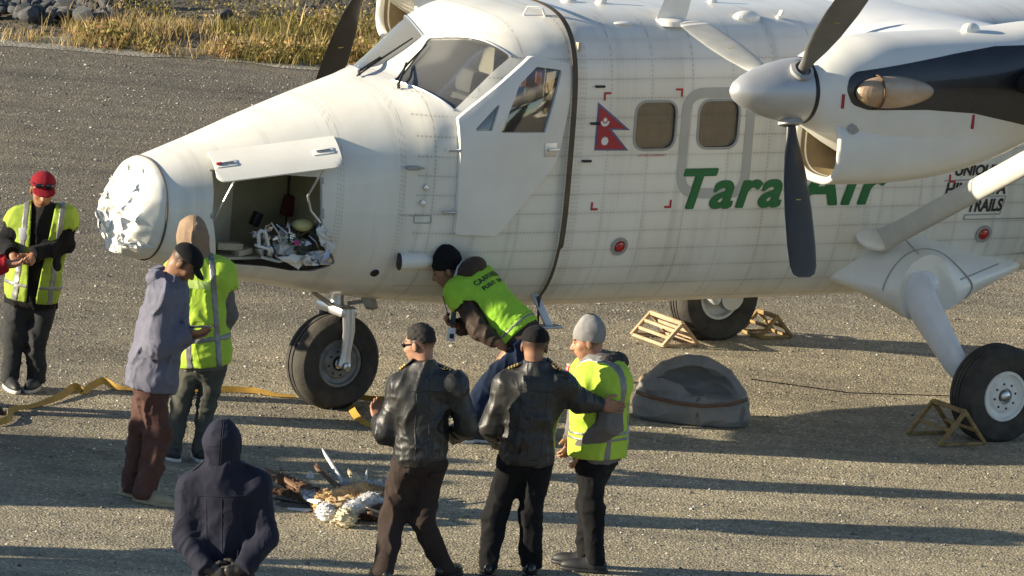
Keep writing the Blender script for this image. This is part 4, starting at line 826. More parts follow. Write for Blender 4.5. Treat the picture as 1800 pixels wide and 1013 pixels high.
        # tip bands and the small yellow mark
        for r0, r1, mt in ((1.215, 1.25, 'white'), (1.275, 1.297, 'white')) if k == 2 else ():
            bm = bmesh.new(); rings = []
            for r in (r0, r1):
                c = np.interp(r, [p[0] for p in prof], [p[1] for p in prof]); th = np.interp(r, [p[0] for p in prof], [p[2] for p in prof])+.003; tw = TW_(r); ex = np.array([math.cos(tw), 0, 0])+t*math.sin(tw); ey = np.cross(d, ex); c0 = np.array([xp, yc, 2.75])+d*r
                rings.append([bm.verts.new(c0+ex*(c*.5+.002)*math.cos(q)+ey*th*.5*math.sin(q)) for q in np.linspace(0, 2*math.pi, 20, endpoint=False)])
            for q in range(20): bm.faces.new((rings[0][q], rings[0][(q+1) % 20], rings[1][(q+1) % 20], rings[1][q]))
            bm.faces.new(rings[0][::-1]); bm.faces.new(rings[1]); bmobj('tip_band', bm, MAT[mt], bl, 40)
        r = .76; tw = TW_(r); ex = np.array([math.cos(tw), 0, 0])+t*math.sin(tw); ey = np.cross(d, ex)
        for sg in (-1, 1): box_obj('blade_mark', np.array([xp, yc, 2.75])+d*r+ey*.0125*sg, (.045, .003, .006), mat('yellow_mark', (.6, .42, .08), .5) if 'yellow_mark' not in bpy.data.materials else bpy.data.materials['yellow_mark'], bl, Matrix((Vector(ex), Vector(ey), Vector(d))).transposed(), 0)
engine(-1, 18); engine(1, -24)
# ------------------------------------------------------------------ landing gear
def wheel(name, c, R, W, rimR, s, rimmat, grooves=3):
    w = thing(name, '', ''); del w['label'], w['category']; w.parent = plane
    pr = [(rimR, -W*.36), (rimR+.02, -W*.45), (R*.72, -W*.50), (R*.88, -W*.46), (R*.96, -W*.36), (R*.985, -W*.28)]
    tr = []
    for k in range(grooves+1):
        z0 = -W*.28+W*.56*k/(grooves+1); z1 = -W*.28+W*.56*(k+1)/(grooves+1); tr += [(R, z0+.012), (R+.002, (z0+z1)/2), (R, z1-.004), (R-.012, z1), (R-.012, z1+.008)]
    pr = pr+tr[:-2]+[(R*.985, W*.28), (R*.96, W*.36), (R*.88, W*.46), (R*.72, W*.50), (rimR+.02, W*.45), (rimR, W*.36)]
    lathe_obj('tyre', pr, c, (0, 1, 0), MAT['tread'], w, 56, 30)
    f = s
    bm = bmesh.new(); add_lathe(bm, [(rimR+.003, -W*.36), (rimR+.012, f*0+W*.40*1), (rimR+.004, W*.43), (rimR-.012, W*.425), (rimR-.02, W*.36), (rimR*.72, W*.33), (rimR*.62, W*.38), (rimR*.34, W*.40), (rimR*.30, W*.30), (0, W*.30)], c, (0, s, 0), 40); add_lathe(bm, [(rimR+.003, -W*.36), (rimR-.02, -W*.38), (rimR-.03, -W*.2), (0, -W*.2)], c, (0, s, 0), 40); bmobj('rim', bm, rimmat, w, 30)
    bm = bmesh.new(); add_lathe(bm, [(0, W*.46), (.028, W*.46), (.04, W*.43), (.045, W*.28)], c, (0, s, 0), 20); bmobj('hub_cap', bm, MAT['metal'], w)
    for k in range(8):
        a = 2*math.pi*k/8+.2; lathe_obj('wheel_bolt', [(0, W*.40), (.009, W*.40), (.010, W*.34)], (c[0]+rimR*.52*math.cos(a), c[1], c[2]+rimR*.52*math.sin(a)), (0, s, 0), MAT['ink' if s < 0 else 'metal'], w, 8)
    return w
wheel('nose_wheel', (0, 0, .335), .345, .25, .165, -1, MAT['greyrim'], 2)
def LEGP(s):
    L_ = [aplane(1600, 492, -1.10), aplane(1612, 512, -1.20), aplane(1627, 545, -1.32), aplane(1655, 595, -1.5), aplane(1680, 640, -1.66), aplane(1715, 685, -1.72)]
    return [(p[0], s*abs(p[1]), p[2]) for p in L_]
for s in (-1, 1):
    wheel('main_wheel', (4.49, s*1.855, .335), .36, .27, .175, s, MAT['rim'])
    # gear fairing: loft from the fuselage side out to the leg
    def apz(pts, y): return [(float(q[0]), float(q[2])) for q in (aplane(u, v, y) for u, v in pts)]
    root = apz([(1442, 488), (1495, 436), (1540, 398), (1600, 398), (1660, 417), (1740, 446), (1812, 466), (1745, 500), (1695, 524), (1640, 542), (1585, 548), (1530, 522), (1485, 503)], -.70)
    tip = apz([(1579, 520), (1586, 487), (1606, 460), (1634, 446), (1658, 453), (1671, 480), (1682, 512), (1686, 528), (1676, 540), (1650, 551), (1618, 562), (1594, 563), (1583, 548)], -1.18)
    def dens(P, m=4): return [np.array(P[i])*(1-t)**1+np.array(P[(i+1) % len(P)])*t for i in range(len(P)) for t in np.linspace(0, 1, m, endpoint=False)]
    def smooth(P, it=3):
        P = np.array(P)
        for _ in range(it): P = .5*P+.25*np.roll(P, 1, 0)+.25*np.roll(P, -1, 0)
        return P
    Rt, Tp = smooth(dens(root)), smooth(dens(tip)); rings = []
    for t in np.linspace(0, 1, 10):
        k = t**1.05; Pp = Rt*(1-k)+Tp*k; y = -.45-.75*t; rings.append(np.array([(p[0], s*-y*1.0 if False else s*(.68+.50*t), p[1]) for p in Pp]))
    m = tube_mesh(rings); fo = obj('gear_fairing', m, MAT['white'], plane); sharp(m, 50)
    # screwed seams on the fairing
    for sel in (6, 9):
        pass
    for col in (10, 22, 44):
        pts = [rings[k][col]+np.array([0, s*.004, .0]) for k in range(2, 9)]; tube_obj('fairing_seam', pts, .005, MAT['grey'], plane, 6)
    pts = [rings[7][k] *1.0+np.array([0, s*.006, 0]) for k in range(0, 30)]; tube_obj('fairing_seam', pts, .006, MAT['grey'], plane, 6)
    # strut root cuff
    bm = bmesh.new(); bmesh.ops.create_uvsphere(bm, u_segments=24, v_segments=14, radius=1, matrix=Matrix.Translation((3.96, s*.90, 1.30)) @ Matrix.Rotation(-s*.5, 4, 'X') @ Matrix.Diagonal((.14, .12, .055, 1))); bmobj('strut_cuff', bm, MAT['white'], plane, None)
    # leg
    bm = bmesh.new(); add_tube(bm, LEGP(s), [.10, .155, .15, .13, .11, .09], 24, True, (.62, 1.0)); bmobj('gear_leg', bm, mat('leg_grey', (.70, .72, .75), .35, .0, var=.06) if 'leg_grey' not in bpy.data.materials else bpy.data.materials['leg_grey'], plane, 60)
    bm = bmesh.new(); bmesh.ops.create_uvsphere(bm, u_segments=20, v_segments=12, radius=1, matrix=Matrix.Translation((LEGP(s)[1][0]+.06, s*1.17, LEGP(s)[1][2]+.02)) @ Matrix.Diagonal((.15, .08, .13, 1))); bmobj('leg_cuff', bm, bpy.data.materials['leg_grey'], plane, None)
    bm = bmesh.new(); add_lathe(bm, [(0, .05), (.10, .05), (.11, .0), (.09, -.04)], (4.53, s*1.70, .35), (0, -s, 0), 24); add_box(bm, (4.43, s*1.68, .44), (.12, .10, .16), Matrix.Rotation(.6, 3, 'Y'), .02); bmobj('brake', bm, MAT['metal'], plane)
# nose leg: oleo, fork, scissor link, taxi light
bm = bmesh.new(); add_tube(bm, [(0, 0, .98), (0, 0, .80), (0, 0, .72)], [.05, .05, .06], 20); bmobj('nose_oleo', bm, MAT['alu'], plane)
bm = bmesh.new(); add_box(bm, (0, 0, .715), (.14, .36, .07), None, .02)
for s in (-1, 1): add_tube(bm, [(0, s*.165, .74), (.01, s*.175, .58), (0, s*.172, .42), (-.005, s*.172, .33)], [.042, .040, .034, .045], 14, True, (.6, 1.2))
bmobj('nose_fork', bm, MAT['alu'], plane, 40)
lathe_obj('axle_nut', [(0, .03), (.018, .03), (.03, .025), (.034, 0)], (-.005, -.19, .33), (0, -1, 0), MAT['metal'], plane, 16)
bm = bmesh.new(); add_tube(bm, [(-.06, -.02, .94), (-.26, -.02, .865), (-.22, -.02, .84), (-.05, -.02, .74)], [.014, .016, .016, .018], 10); add_tube(bm, [(-.06, .04, .94), (-.26, .0, .865)], .012, 8); bmobj('scissor_link', bm, MAT['metal'], plane)
bm = bmesh.new(); add_lathe(bm, [(0, -.05), (.05, -.045), (.075, -.01), (.08, .03), (.074, .032), (0, .026)], (.17, -.16, .80), (.5, -.35, .35), 24); add_tube(bm, [(.05, -.06, .76), (.15, -.14, .79)], .014, 8); bmobj('taxi_light', bm, MAT['grey'], plane)
# ------------------------------------------------------------------ people
from mathutils.bvhtree import BVHTree
def unit(v): v = np.asarray(v, float); return v/np.linalg.norm(v)
def yawv(d): return np.array([math.cos(rad(d)), math.sin(rad(d)), 0.0])
def cloth(P, f, A, seed, joints=(), band=.05, vert=.45):      # folds pressed into a garment's surface
    out = f.copy(); m = np.abs(f) < band; Q = P[m]
    if not len(Q): return out
    sc_ = np.array([1, 1, vert], np.float32); wp = (vnoise(Q, 5, seed+3)-.5)[:, None]*np.array([.12, .12, .16], np.float32)
    n1 = vnoise((Q+wp)*sc_, 7.5, seed); n2 = vnoise((Q+wp*.6)*np.array([1, 1, .6], np.float32), 19, seed+7); big = vnoise(Q, 4.5, seed+13)
    A = A*1.55; d = A*((1-np.abs(2*n1-1))**4-.2)*(.35+1.1*big)+.30*A*((1-np.abs(2*n2-1))**3-.25)
    for (j, ax, amp, sg) in joints:
        j = np.asarray(j, np.float32); r2 = ((Q-j)**2).sum(-1); pr = (Q+wp*.9-j)@np.asarray(unit(ax), np.float32)
        d = d+1.9*amp*(np.clip(np.sin(pr*68+9*big+4*n1), -.2, 1)**2)*np.exp(-r2/(sg*sg))*np.clip((n2-.25)*2.2, 0, 1.2)
    out[m] = f[m]-np.clip(d, -.018, .024); return out
def sdf_obj(name, fn, lo, hi, h, material, parent, deci=None):
    V, Q = surfnet(fn, lo, hi, h); m = fast_mesh(V, Q); return obj(name, m, material, parent)
def bounds(pts, pad): P = np.array(pts); return P.min(0)-pad, P.max(0)+pad
def hand_fn(w, d, n, ts, curl=.5, size=1.0):
    d = unit(d); n = unit(np.asarray(n)-d*np.dot(n, d)); l = np.cross(d, n)*ts; w = np.asarray(w); S_ = size; segs = []
    for i in range(4):
        b = w+d*(.088-.006*abs(i-1.3))*S_+l*(.031-.0205*i)*S_; L = (.068, .076, .071, .056)[i]*S_; c1 = curl*(.75+.1*i); c2 = curl*(1.9+.15*i)
        k = b+(d*math.cos(c1)-n*math.sin(c1))*L*.52; e = k+(d*math.cos(c2)-n*math.sin(c2))*L*.50; segs += [(b-d*.03, b, .0115, .0105), (b, k, .0105, .0095), (k, e, .0095, .0078)]
    b = w+d*.028*S_+l*.036*S_; k = b+unit(d*.75+l*.8-n*.3*curl)*.042*S_; e = k+unit(d*.95+l*.25-n*.6*curl)*.034*S_; segs += [(w+d*.02, b, .017, .014), (b, k, .0135, .0115), (k, e, .0115, .0085)]
    M = np.array([d, l, n]); c = w+d*.052*S_
    def f(P):
        q = smin(ell(P, c, (.054*S_, .043*S_, .017*S_), M), cone(P, w-d*.05, w+d*.02, .026, .027), .015)
        for a, b_, ra, rb in segs: q = smin(q, cone(P, a, b_, ra, rb), .006)
        return q
    ends = [s[1] for s in segs]+[w-d*.05, w]
    return f, ends
SKIN = vcol_mat('skin', .5, .35)
HAIRM = mat('black_hair', (.010, .008, .007), .8, var=.4, vscale=60, bump=.9, bscale=160, bdist=.004)
def creases(m, strength=.3, scale=5.0, dist=.022):           # shallow sharp creases over the modelled folds
    nt = m.node_tree; b = nt.nodes['Principled BSDF']; tc = nt.nodes.new('ShaderNodeTexCoord'); mp = nt.nodes.new('ShaderNodeMapping'); mp.inputs['Scale'].default_value = (1.0, 1.0, .6); mp.inputs['Rotation'].default_value = (.3, .5, 0); nt.links.new(tc.outputs['Object'], mp.inputs[0])
    n = nt.nodes.new('ShaderNodeTexNoise'); n.inputs['Scale'].default_value = scale; n.inputs['Detail'].default_value = 2; n.inputs['Roughness'].default_value = .45; n.inputs['Distortion'].default_value = .7; nt.links.new(mp.outputs[0], n.inputs['Vector'])
    h = M_(nt, 'POWER', M_(nt, 'SUBTRACT', 1.0, M_(nt, 'MULTIPLY', M_(nt, 'ABSOLUTE', M_(nt, 'SUBTRACT', n.outputs['Fac'], .5)), 2.0)), 3.0)
    bp = nt.nodes.new('ShaderNodeBump'); bp.inputs['Strength'].default_value = strength; bp.inputs['Distance'].default_value = dist; nt.links.new(h, bp.inputs['Height'])
    old = b.inputs['Normal'].links
    if old: nt.links.new(old[0].from_socket, bp.inputs['Normal'])
    nt.links.new(bp.outputs[0], b.inputs['Normal']); return m
def fab(name, c, r=.85, var=.12, bump=.25, bs=260, **k):
    cr_ = k.pop('cr', .3); return creases(mat(name, c, r, var=var, vscale=9, bump=bump, bscale=bs, bdist=.003, sheen=k.pop('sheen', .02), spec=k.pop('spec', .15), **k), cr_)
def leather(name, c): return creases(mat(name, c, .46, var=.25, vscale=14, bump=.35, bscale=110, bdist=.004, spec=.5), .35, 5.5, .025)
VST = mat('reflective_tape', (.20, .20, .19), .35, .2, var=.15, vscale=40); VSL = mat('vest_dark_band', (.05, .06, .04), .7)
GOLD = mat('gold_braid', (.62, .42, .10), .4, .5)
ALLP = []
def drop_on(o, p, d):                      # nearest point of a mesh along a direction
    b = bmesh.new(); b.from_mesh(o.data); h = BVHTree.FromBMesh(b).ray_cast(Vector(p), Vector(d)); b.free()
    return (np.array(h[0]), np.array(h[1])) if h[0] else (np.asarray(p), -np.asarray(d))
def person(label, ank, pel, neck, sh, el, wr, knees, head, yaw, spec, group=None):
    sd = spec.get('seed', 1); k_ = spec.get('k', 1.0)
    A3 = [gpt(u, v, .085) for u, v in ank]; Y0 = spec.get('Y', np.mean([a[1] for a in A3]))
    W = lambda q: ypt(q[0], q[1], Y0+(q[2] if len(q) > 2 else 0))
    PV, NK = W(pel), W(neck); SH = [W(q) for q in sh]; EL = [W(q) for q in el]; WR = [W(q) for q in wr]; KN = [W(q) for q in knees]; HD = W(head)
    base = np.array([np.mean([a[0] for a in A3]), np.mean([a[1] for a in A3]), 0.0])
    root = thing('person', label, 'person', tuple(base), 0, group); root['pose'] = 0; del root['pose']
    loc = lambda p: np.asarray(p)-base
    PV, NK, HD = loc(PV), loc(NK), loc(HD); SH = [loc(q) for q in SH]; EL = [loc(q) for q in EL]; WR = [loc(q) for q in WR]; KN = [loc(q) for q in KN]; A3 = [loc(q) for q in A3]
    fw = yawv(yaw); up = unit(NK-PV); fwd = unit(fw-up*np.dot(fw, up)); rt = np.cross(fwd, up)
    if np.dot(SH[1]-SH[0], rt) < 0: SH, EL, WR = SH[::-1], EL[::-1], WR[::-1]
    # index 0 is the person's left, 1 the right
    if np.dot(KN[1]-KN[0]+A3[1]-A3[0], np.cross(fw, (0, 0, 1))) < 0: KN, A3 = KN[::-1], A3[::-1]
    M = np.array([rt, up, fwd]); T = np.linalg.norm(NK-PV); sw = np.linalg.norm(SH[1]-SH[0]); hw = max(.14, sw*.39)*k_
    hips = [PV-np.array([0, 0, .05])+s*np.cross(fw, (0, 0, 1))*.085 for s in (-1, 1)]
    bulk = spec.get('bulk', .015)
    def torso(P, o=0.0):
        q = ell(P, PV+up*T*.70+fwd*.005, (hw+.028+o, T*.36+o, .118*k_+o), M)
        q = smin(q, ell(P, PV+up*T*.32, (hw+.005+o, T*.36+o, .118*k_+o), M), .08)
        q = smin(q, ell(P, PV, (hw+.012+o, .17+o, .128*k_+o), M), .08)
        q = smin(q, cone(P, SH[0]-up*.01, SH[1]-up*.01, .060+o, .060+o), .07)
        q = smin(q, cone(P, NK-up*.05, NK+up*.0, .075+o, .062+o), .06)
        return q
    def arm(P, i, o=0.0):
        return smin(cone(P, SH[i], EL[i], .058+o, .045+o), cone(P, EL[i], WR[i], .045+o, .034+o), .03)
    # body: core, head, hands joined in one mesh
    Vs, Qs, Cs = [], [], []; nv = 0
    tone = np.array(spec.get('skin', (.36, .19, .11)))
    def put(V, Q, C):
        nonlocal nv
        Vs.append(V); Qs.append(Q+nv); Cs.append(C); nv += len(V)
    lo, hi = bounds([PV, NK]+SH+EL+WR+KN+A3, .16); lo[2] = max(lo[2], .05)
    def core(P):
        q = torso(P, -.03)
        for i in (0, 1): q = smin(q, arm(P, i, -.02), .03); q = smin(q, smin(cone(P, hips[i], KN[i], .07, .05), cone(P, KN[i], A3[i], .05, .035), .03), .03)
        return q
    V, Q = surfnet(core, lo, hi, .026); put(V, Q, np.tile(tone, (len(V), 1)))
    hy, hp_ = spec.get('face', yaw), spec.get('nod', 0); hf = yawv(hy)*math.cos(rad(hp_))+np.array([0, 0, -math.sin(rad(hp_))]); hr = unit(np.cross(hf, (0, 0, 1))); hu = np.cross(hr, hf); HM = np.array([hr, hf, hu])
    def HL(x, y, z): return HD+hr*x+hf*y+hu*z
    def headf(P):
        q = ell(P, HL(0, -.012, .032), (.079, .098, .092), HM); q = smin(q, ell(P, HL(0, .030, -.048), (.060, .066, .078), HM), .04)
        q = smin(q, cone(P, HL(0, .040, -.098), HL(0, .055, -.112), .026, .020), .03)
        q = smin(q, cone(P, HL(0, .086, .012), HL(0, .110, -.030), .009, .0155), .014); q = smin(q, cone(P, HL(-.012, .098, -.034), HL(.012, .098, -.034), .010, .010), .008)
        q = smin(q, cone(P, HL(-.034, .083, .026), HL(.034, .083, .026), .012, .012), .016)
        for s in (-1, 1):
            q = smax(q, -ell(P, HL(s*.032, .098, .008), (.019, .014, .011), HM), .010); q = smin(q, ell(P, HL(s*.031, .079, .007), (.0145, .0145, .0125), HM), .003)
            q = smin(q, ell(P, HL(s*.080, -.008, -.008), (.010, .021, .034), HM), .008); q = smin(q, ell(P, HL(s*.042, .058, -.022), (.022, .022, .020), HM), .02)
        q = smin(q, ell(P, HL(0, .092, -.062), (.024, .012, .008), HM), .008); q = smax(q, -ell(P, HL(0, .105, -.0625), (.024, .010, .0022), HM), .003)
        q = smin(q, cone(P, HL(0, -.028, -.06), NK-up*.03, .054, .062), .035); return q
    lo, hi = bounds([HD, NK], .15); V, Q = surfnet(headf, lo, hi, .0062)
    L = (V-HD)@HM.T; C = np.tile(tone, (len(V), 1)); X, Y, Z = np.abs(L[:, 0]), L[:, 1], L[:, 2]; fr = Y > .05
    C[(np.hypot((X-.031)/.013, (Z-.007)/.0065) < 1) & fr] = (.03, .02, .015); C[(np.hypot((X-.034)/.022, (Z-.030)/.0055) < 1) & fr] = (.02, .015, .012)
    C[(np.hypot(X/.024, (Z+.063)/.010) < 1) & fr] = tone*(.95, .62, .60); C[(Z < -.055) & (Z > -.12) & (Y > .02) & (np.hypot(X/.03, (Z+.063)/.014) > 1)] *= spec.get('stubble', .88)
    if spec.get('hat', '') != 'hood':            # cropped hair at the sides and back of the head
        t_ = np.clip((Z+.062-.03*np.clip(-Y/.08, 0, 1))/.035, 0, 1)*np.clip((.035-Y+.35*np.clip(Z-.03, 0, 1))/.02, 0, 1)*(X < .0865); C = C*(1-t_[:, None]*(.55+.35*np.clip((Z[:, None]+.02)/.06, 0, 1)))
    C *= (1+.16*(vnoise(V, 40, sd)-.5))[:, None]; put(V, Q, C)
    hnds = spec.get('hands', {})
    for i in (0, 1):
        hs = hnds.get(i, {})
        if hs.get('hide'): continue
        d = unit(hs['dir']) if 'dir' in hs else unit(WR[i]-EL[i]); n = np.asarray(hs.get('back', np.cross(d, rt) if abs(np.dot(d, rt)) < .9 else fwd)); f_, ends = hand_fn(WR[i]+d*.01, d, n, (1 if i == 1 else -1)*hs.get('ts', 1), hs.get('curl', .55))
        lo, hi = bounds(ends, .03); V, Q = surfnet(f_, lo, hi, .005); put(V, Q, np.tile(np.array(spec.get('handtone', tone*(1.05, 1.02, 1))), (len(V), 1))*(1+.2*(vnoise(V, 60, sd)-.5))[:, None])
    bmm = fast_mesh(np.concatenate(Vs), np.concatenate(Qs)); set_col(bmm, np.concatenate(Cs)); obj('body', bmm, SKIN, root)
    # trousers
    tm = spec['trousers']; tw = spec.get('tw', 1.0)
    def trou(P):
        q = ell(P, PV-np.array([0, 0, .02]), (hw+.0, .15, .120*k_), np.array([np.cross(fw, (0, 0, 1)), (0, 0, 1), fw]))
        for i in (0, 1): q = smin(q, smin(cone(P, hips[i], KN[i], .092*tw, .070*tw), cone(P, KN[i], A3[i]+np.array([0, 0, -.02]), .068*tw, .060*tw), .03), .045)
        q = smax(smax(q, .055-P[..., 2], .006), (P-(PV-up*(spec.get('hem', .06)-.035)))@up, .01)
        js = []
        for i in (0, 1): js += [(KN[i], KN[i]-hips[i], .006, .13), (A3[i]+np.array([0, 0, .05]), (0, 0, 1), .007, .11), (hips[i], (0, .4, 1), .005, .12)]
        return cloth(P, q, spec.get('tfold', .011), sd+3, js)
    lo, hi = bounds([PV]+hips+KN+A3, .17); lo[2] = .03; sdf_obj('trousers', trou, lo, hi, .0095, tm, root)
    # shoes
    for i in (0, 1):
        fd = unit(spec.get('feet', (fw, fw))[i]); a = A3[i]; g = np.array([a[0], a[1], 0]); sM = np.array([fd, np.cross((0, 0, 1), fd), (0, 0, 1)])
        def shoe(P):
            q = smin(ell(P, g+fd*.095+np.array([0, 0, .035]), (.125, .047, .050), sM), ell(P, g+fd*.0+np.array([0, 0, .05]), (.085, .044, .065), sM), .03); q = smin(q, cone(P, g+np.array([0, 0, .05]), g+np.array([0, 0, .12]), .046, .044), .02)
            return smax(smax(q, P[..., 2]-.125, .008), .022-P[..., 2], .004)
        def sole(P):
            q = smin(ell(P, g+fd*.095+np.array([0, 0, .02]), (.133, .052, .09), sM), ell(P, g-fd*.005+np.array([0, 0, .02]), (.090, .047, .09), sM), .03); return smax(smax(q, P[..., 2]-.026, .004), .001-P[..., 2], .002)
        lo, hi = bounds([g-fd*.11, g+fd*.25], .08); lo[2] = -.01; hi[2] = .15; so = sdf_obj('shoe', shoe, lo, hi, .0075, spec['shoe'], root); hi[2] = .045; sdf_obj('sole', sole, lo, hi, .0065, spec.get('sole', spec['shoe']), so)
    # jacket
    hem = spec.get('hem', .06); co = spec.get('cuff', .0); longw = spec.get('flare', .0)
    def jack(P):
        q = torso(P, bulk)
        if hem > .08: q = smin(q, ell(P, PV-up*.10, (hw+bulk+.02+longw, .22, .135*k_+bulk), M), .07)
        for i in (0, 1):
            d = unit(WR[i]-EL[i]); q = smin(q, smax(arm(P, i, bulk), (P-(WR[i]+d*.012))@d, .006), .05)
        q = smin(q, smax(cone(P, NK-up*.03, NK+up*spec.get('collar', .05), .082, .080), (P-(NK+up*(spec.get('collar', .05)-.005)))@up, .01), .03)
        q = smax(q, ((PV-up*hem)-P)@up, .012)
        js = []
        for i in (0, 1): js += [(EL[i], WR[i]-EL[i]+SH[i]*0, .007, .12), (WR[i]-unit(WR[i]-EL[i])*.06, WR[i]-EL[i], .006, .08), (SH[i]-up*.07, EL[i]-SH[i], .006, .10)]
        js.append((PV+up*T*.15, up, .006, .2))
        return cloth(P, q, spec.get('jfold', .011), sd, js)
    lo, hi = bounds([PV-up*(hem+.05), NK+up*.08]+SH+EL+WR, .16); jo = sdf_obj('jacket', jack, lo, hi, .0093, spec['jacket'], root)
    if 'waistband' in spec:
        def wb(P): return smax(smax(torso(P, bulk+.006), (P-(PV-up*(hem-.045)))@up, .004), ((PV-up*hem)-P)@up, .004)
        lo, hi = bounds([PV-up*(hem+.02), PV-up*(hem-.07)], .26); sdf_obj('waistband', wb, lo, hi, .0095, spec['waistband'], jo)
    if 'vest' in spec:
        vb = spec.get('vhem', .05); vo = bulk+.026
        def vest(P, o=0.0, w=True):
            q = torso(P, vo)
            for i in (0, 1): q = smin(q, cone(P, SH[i], SH[i]+unit(EL[i]-SH[i])*(.03 if 'open' in spec else .10), .060+vo, .056+vo), .05)
            if vb > .06: q = smin(q, ell(P, PV-up*.07, (hw+vo+.02, .2, .13*k_+vo), M), .07)
            q0 = q
            if w: q = cloth(P, q, .010, sd+11, [(PV+up*T*.2, up, .004, .25)])
            q = q-o
            for i in (0, 1):
                dd = unit(EL[i]-SH[i]); q = smax(q, -cone(P, SH[i]+dd*(-.02 if 'open' in spec else .01)-up*.02, SH[i]+dd*.30, .100 if 'open' in spec else .092, .092), .012)
            if 'open' in spec:
                lx = np.abs((P-PV)@rt-.01); tt = np.clip((P-PV)@up/T, 0, 1.2); q = np.where(((P-PV)@fwd) > 0, smax(q, (spec['open']*(.6+.8*tt)-lx), .006), q)
            q = smax(q, ((PV-up*vb)-P)@up, .008); q = smax(q, -(cone(P, NK-up*.02, NK+up*.2, .078, .105)), .012); return q
        lo, hi = bounds([PV-up*(vb+.03), NK+up*.08]+SH, .24); vobj = sdf_obj('vest', vest, lo, hi, .0085, spec['vest'], jo)
        for t0, t1, mt in spec.get('bands', ((.10, .145, VST),)):
            def band(P): return smax(smax(vest(P, .0035), (P-(PV+up*T*t1))@up, .003), ((PV+up*T*t0)-P)@up, .003)
            l2, h2 = bounds([PV+up*T*t0, PV+up*T*t1], .27); sdf_obj('vest_band', band, l2, h2, .0085, mt, vobj)
        for off in spec.get('braces', (-.085, .085)):
            def brace(P): return smax(vest(P, .0035), np.abs((P-NK)@rt-off)-.022, .003)
            sdf_obj('vest_brace', brace, lo, hi, .0085, VST, vobj)
        if 'badge' in spec: pass
    # headgear and hair
    hg = spec.get('hat', '')
    if hg != 'hood':
        def hair(P):
            q = ell(P, HL(0, -.010, .040), (.079, .099, .096), HM)-(.014 if not hg else -.004)*vnoise(P, 48, sd); q = smax(q, (P-HL(0, .055, .055))@hf, .01); q = smax(q, -((P-HL(0, -.03, .020))@(hu*.93+hf*-.3)-.03*(vnoise(P, 30, sd+2)-.5)), .02); q = smax(q, ((P-HL(0, .03, -.02))@(hf*.8-hu*.62)), .012); return q
        lo, hi = bounds([HD], .15); sdf_obj('hair', hair, lo, hi, .0065, spec.get('hair', HAIRM), root)
    if hg == 'cap':
        def cap(P):
            q = smin(ell(P, HL(0, -.010, .045), (.090, .108, .088), HM), ell(P, HL(0, .02, .05), (.085, .085, .08), HM), .02); return smax(q, -((P-HL(0, 0, .040))@(hu*.98-hf*.12)), .006)
        lo, hi = bounds([HD], .17); co_ = sdf_obj('cap', cap, lo, hi, .0068, spec['hatmat'], root)
        def brim(P):
            L_ = (P-HL(0, .088, .048)); x, y, z = L_@hr, L_@hf, L_@hu; zz = z+.35*y+3.2*x*x; e = np.sqrt((x/.082)**2+(y/.085)**2)-1; return smax(smax(np.abs(zz)-.0045, e*.08, .004), -y-.02, .004)
        sdf_obj('brim', brim, lo, hi, .0058, spec.get('brimmat', spec['hatmat']), co_)
    if hg == 'beanie':
        def bea(P):
            q = smin(ell(P, HL(0, -.015, .045), (.090, .108, .100), HM), ell(P, HL(0, -.035, .095), (.062, .068, .078), HM), .05); q = cloth(P, q, .005, sd, ()); return smax(q, -((P-HL(0, 0, .005))@(hu*.96-hf*.28)), .008)
        lo, hi = bounds([HD], .18); bo = sdf_obj('beanie', bea, lo, hi, .0068, spec['hatmat'], root)
        if spec.get('fold'):
            def fold(P): return smax(ell(P, HL(0, -.014, .045), (.100, .117, .103), HM), np.abs((P-HL(0, 0, .045))@(hu*.96-hf*.2))-.022, .008)
            sdf_obj('beanie_fold', fold, lo, hi, .0068, spec['fold'], bo)
    if hg == 'hood':
        def hood(P):
            q = smin(ell(P, HL(0, -.026, .026), (.100, .115, .120), HM), cone(P, HL(0, -.02, -.03), NK-up*.01, .092, .108), .06)
            q = cloth(P, q, .009, sd+5, [(NK+up*.02, up, .006, .10)]); q = smax(q, -ell(P, HL(0, .16, -.02), (.085, .12, .115), HM), .01); return smax(q, -((P-(NK-up*.045))@up), .02)
        lo, hi = bounds([HD, NK], .2); ho_ = sdf_obj('hood', hood, lo, hi, .008, spec['hatmat'], root)
        pts = []
        for a_ in np.linspace(-.9, 1.25, 16):
            dd_ = -hf*math.cos(a_)+hu*math.sin(a_); h_, n_ = drop_on(ho_, HL(0, -.02, .01)+dd_*.5, -dd_); pts.append(h_)
        for off in (-.006, .006): tube_obj('hood_seam', [p+hr*off for p in pts], .0022, spec['hatmat'], ho_, 6)
    if 'hooddown' in spec:
        hm_, sz = spec['hooddown']
        def hd(P):
            c = NK-fwd*.085+up*.035; q = ell(P, c, (.125*sz, .060*sz, .075*sz), M); q = smin(q, cone(P, c+rt*.10*sz, NK+fwd*.05+rt*.075+up*.0, .04*sz, .028), .05); q = smin(q, cone(P, c-rt*.10*sz, NK+fwd*.05-rt*.075+up*.0, .04*sz, .028), .05)
            q = cloth(P, q, .014, sd+9, ()); return smax(q, -ell(P, NK+up*.07+fwd*.0, (.075, .075, .085), M), .015)
        lo, hi = bounds([NK], .26); sdf_obj('hood', hd, lo, hi, .008, hm_, jo)
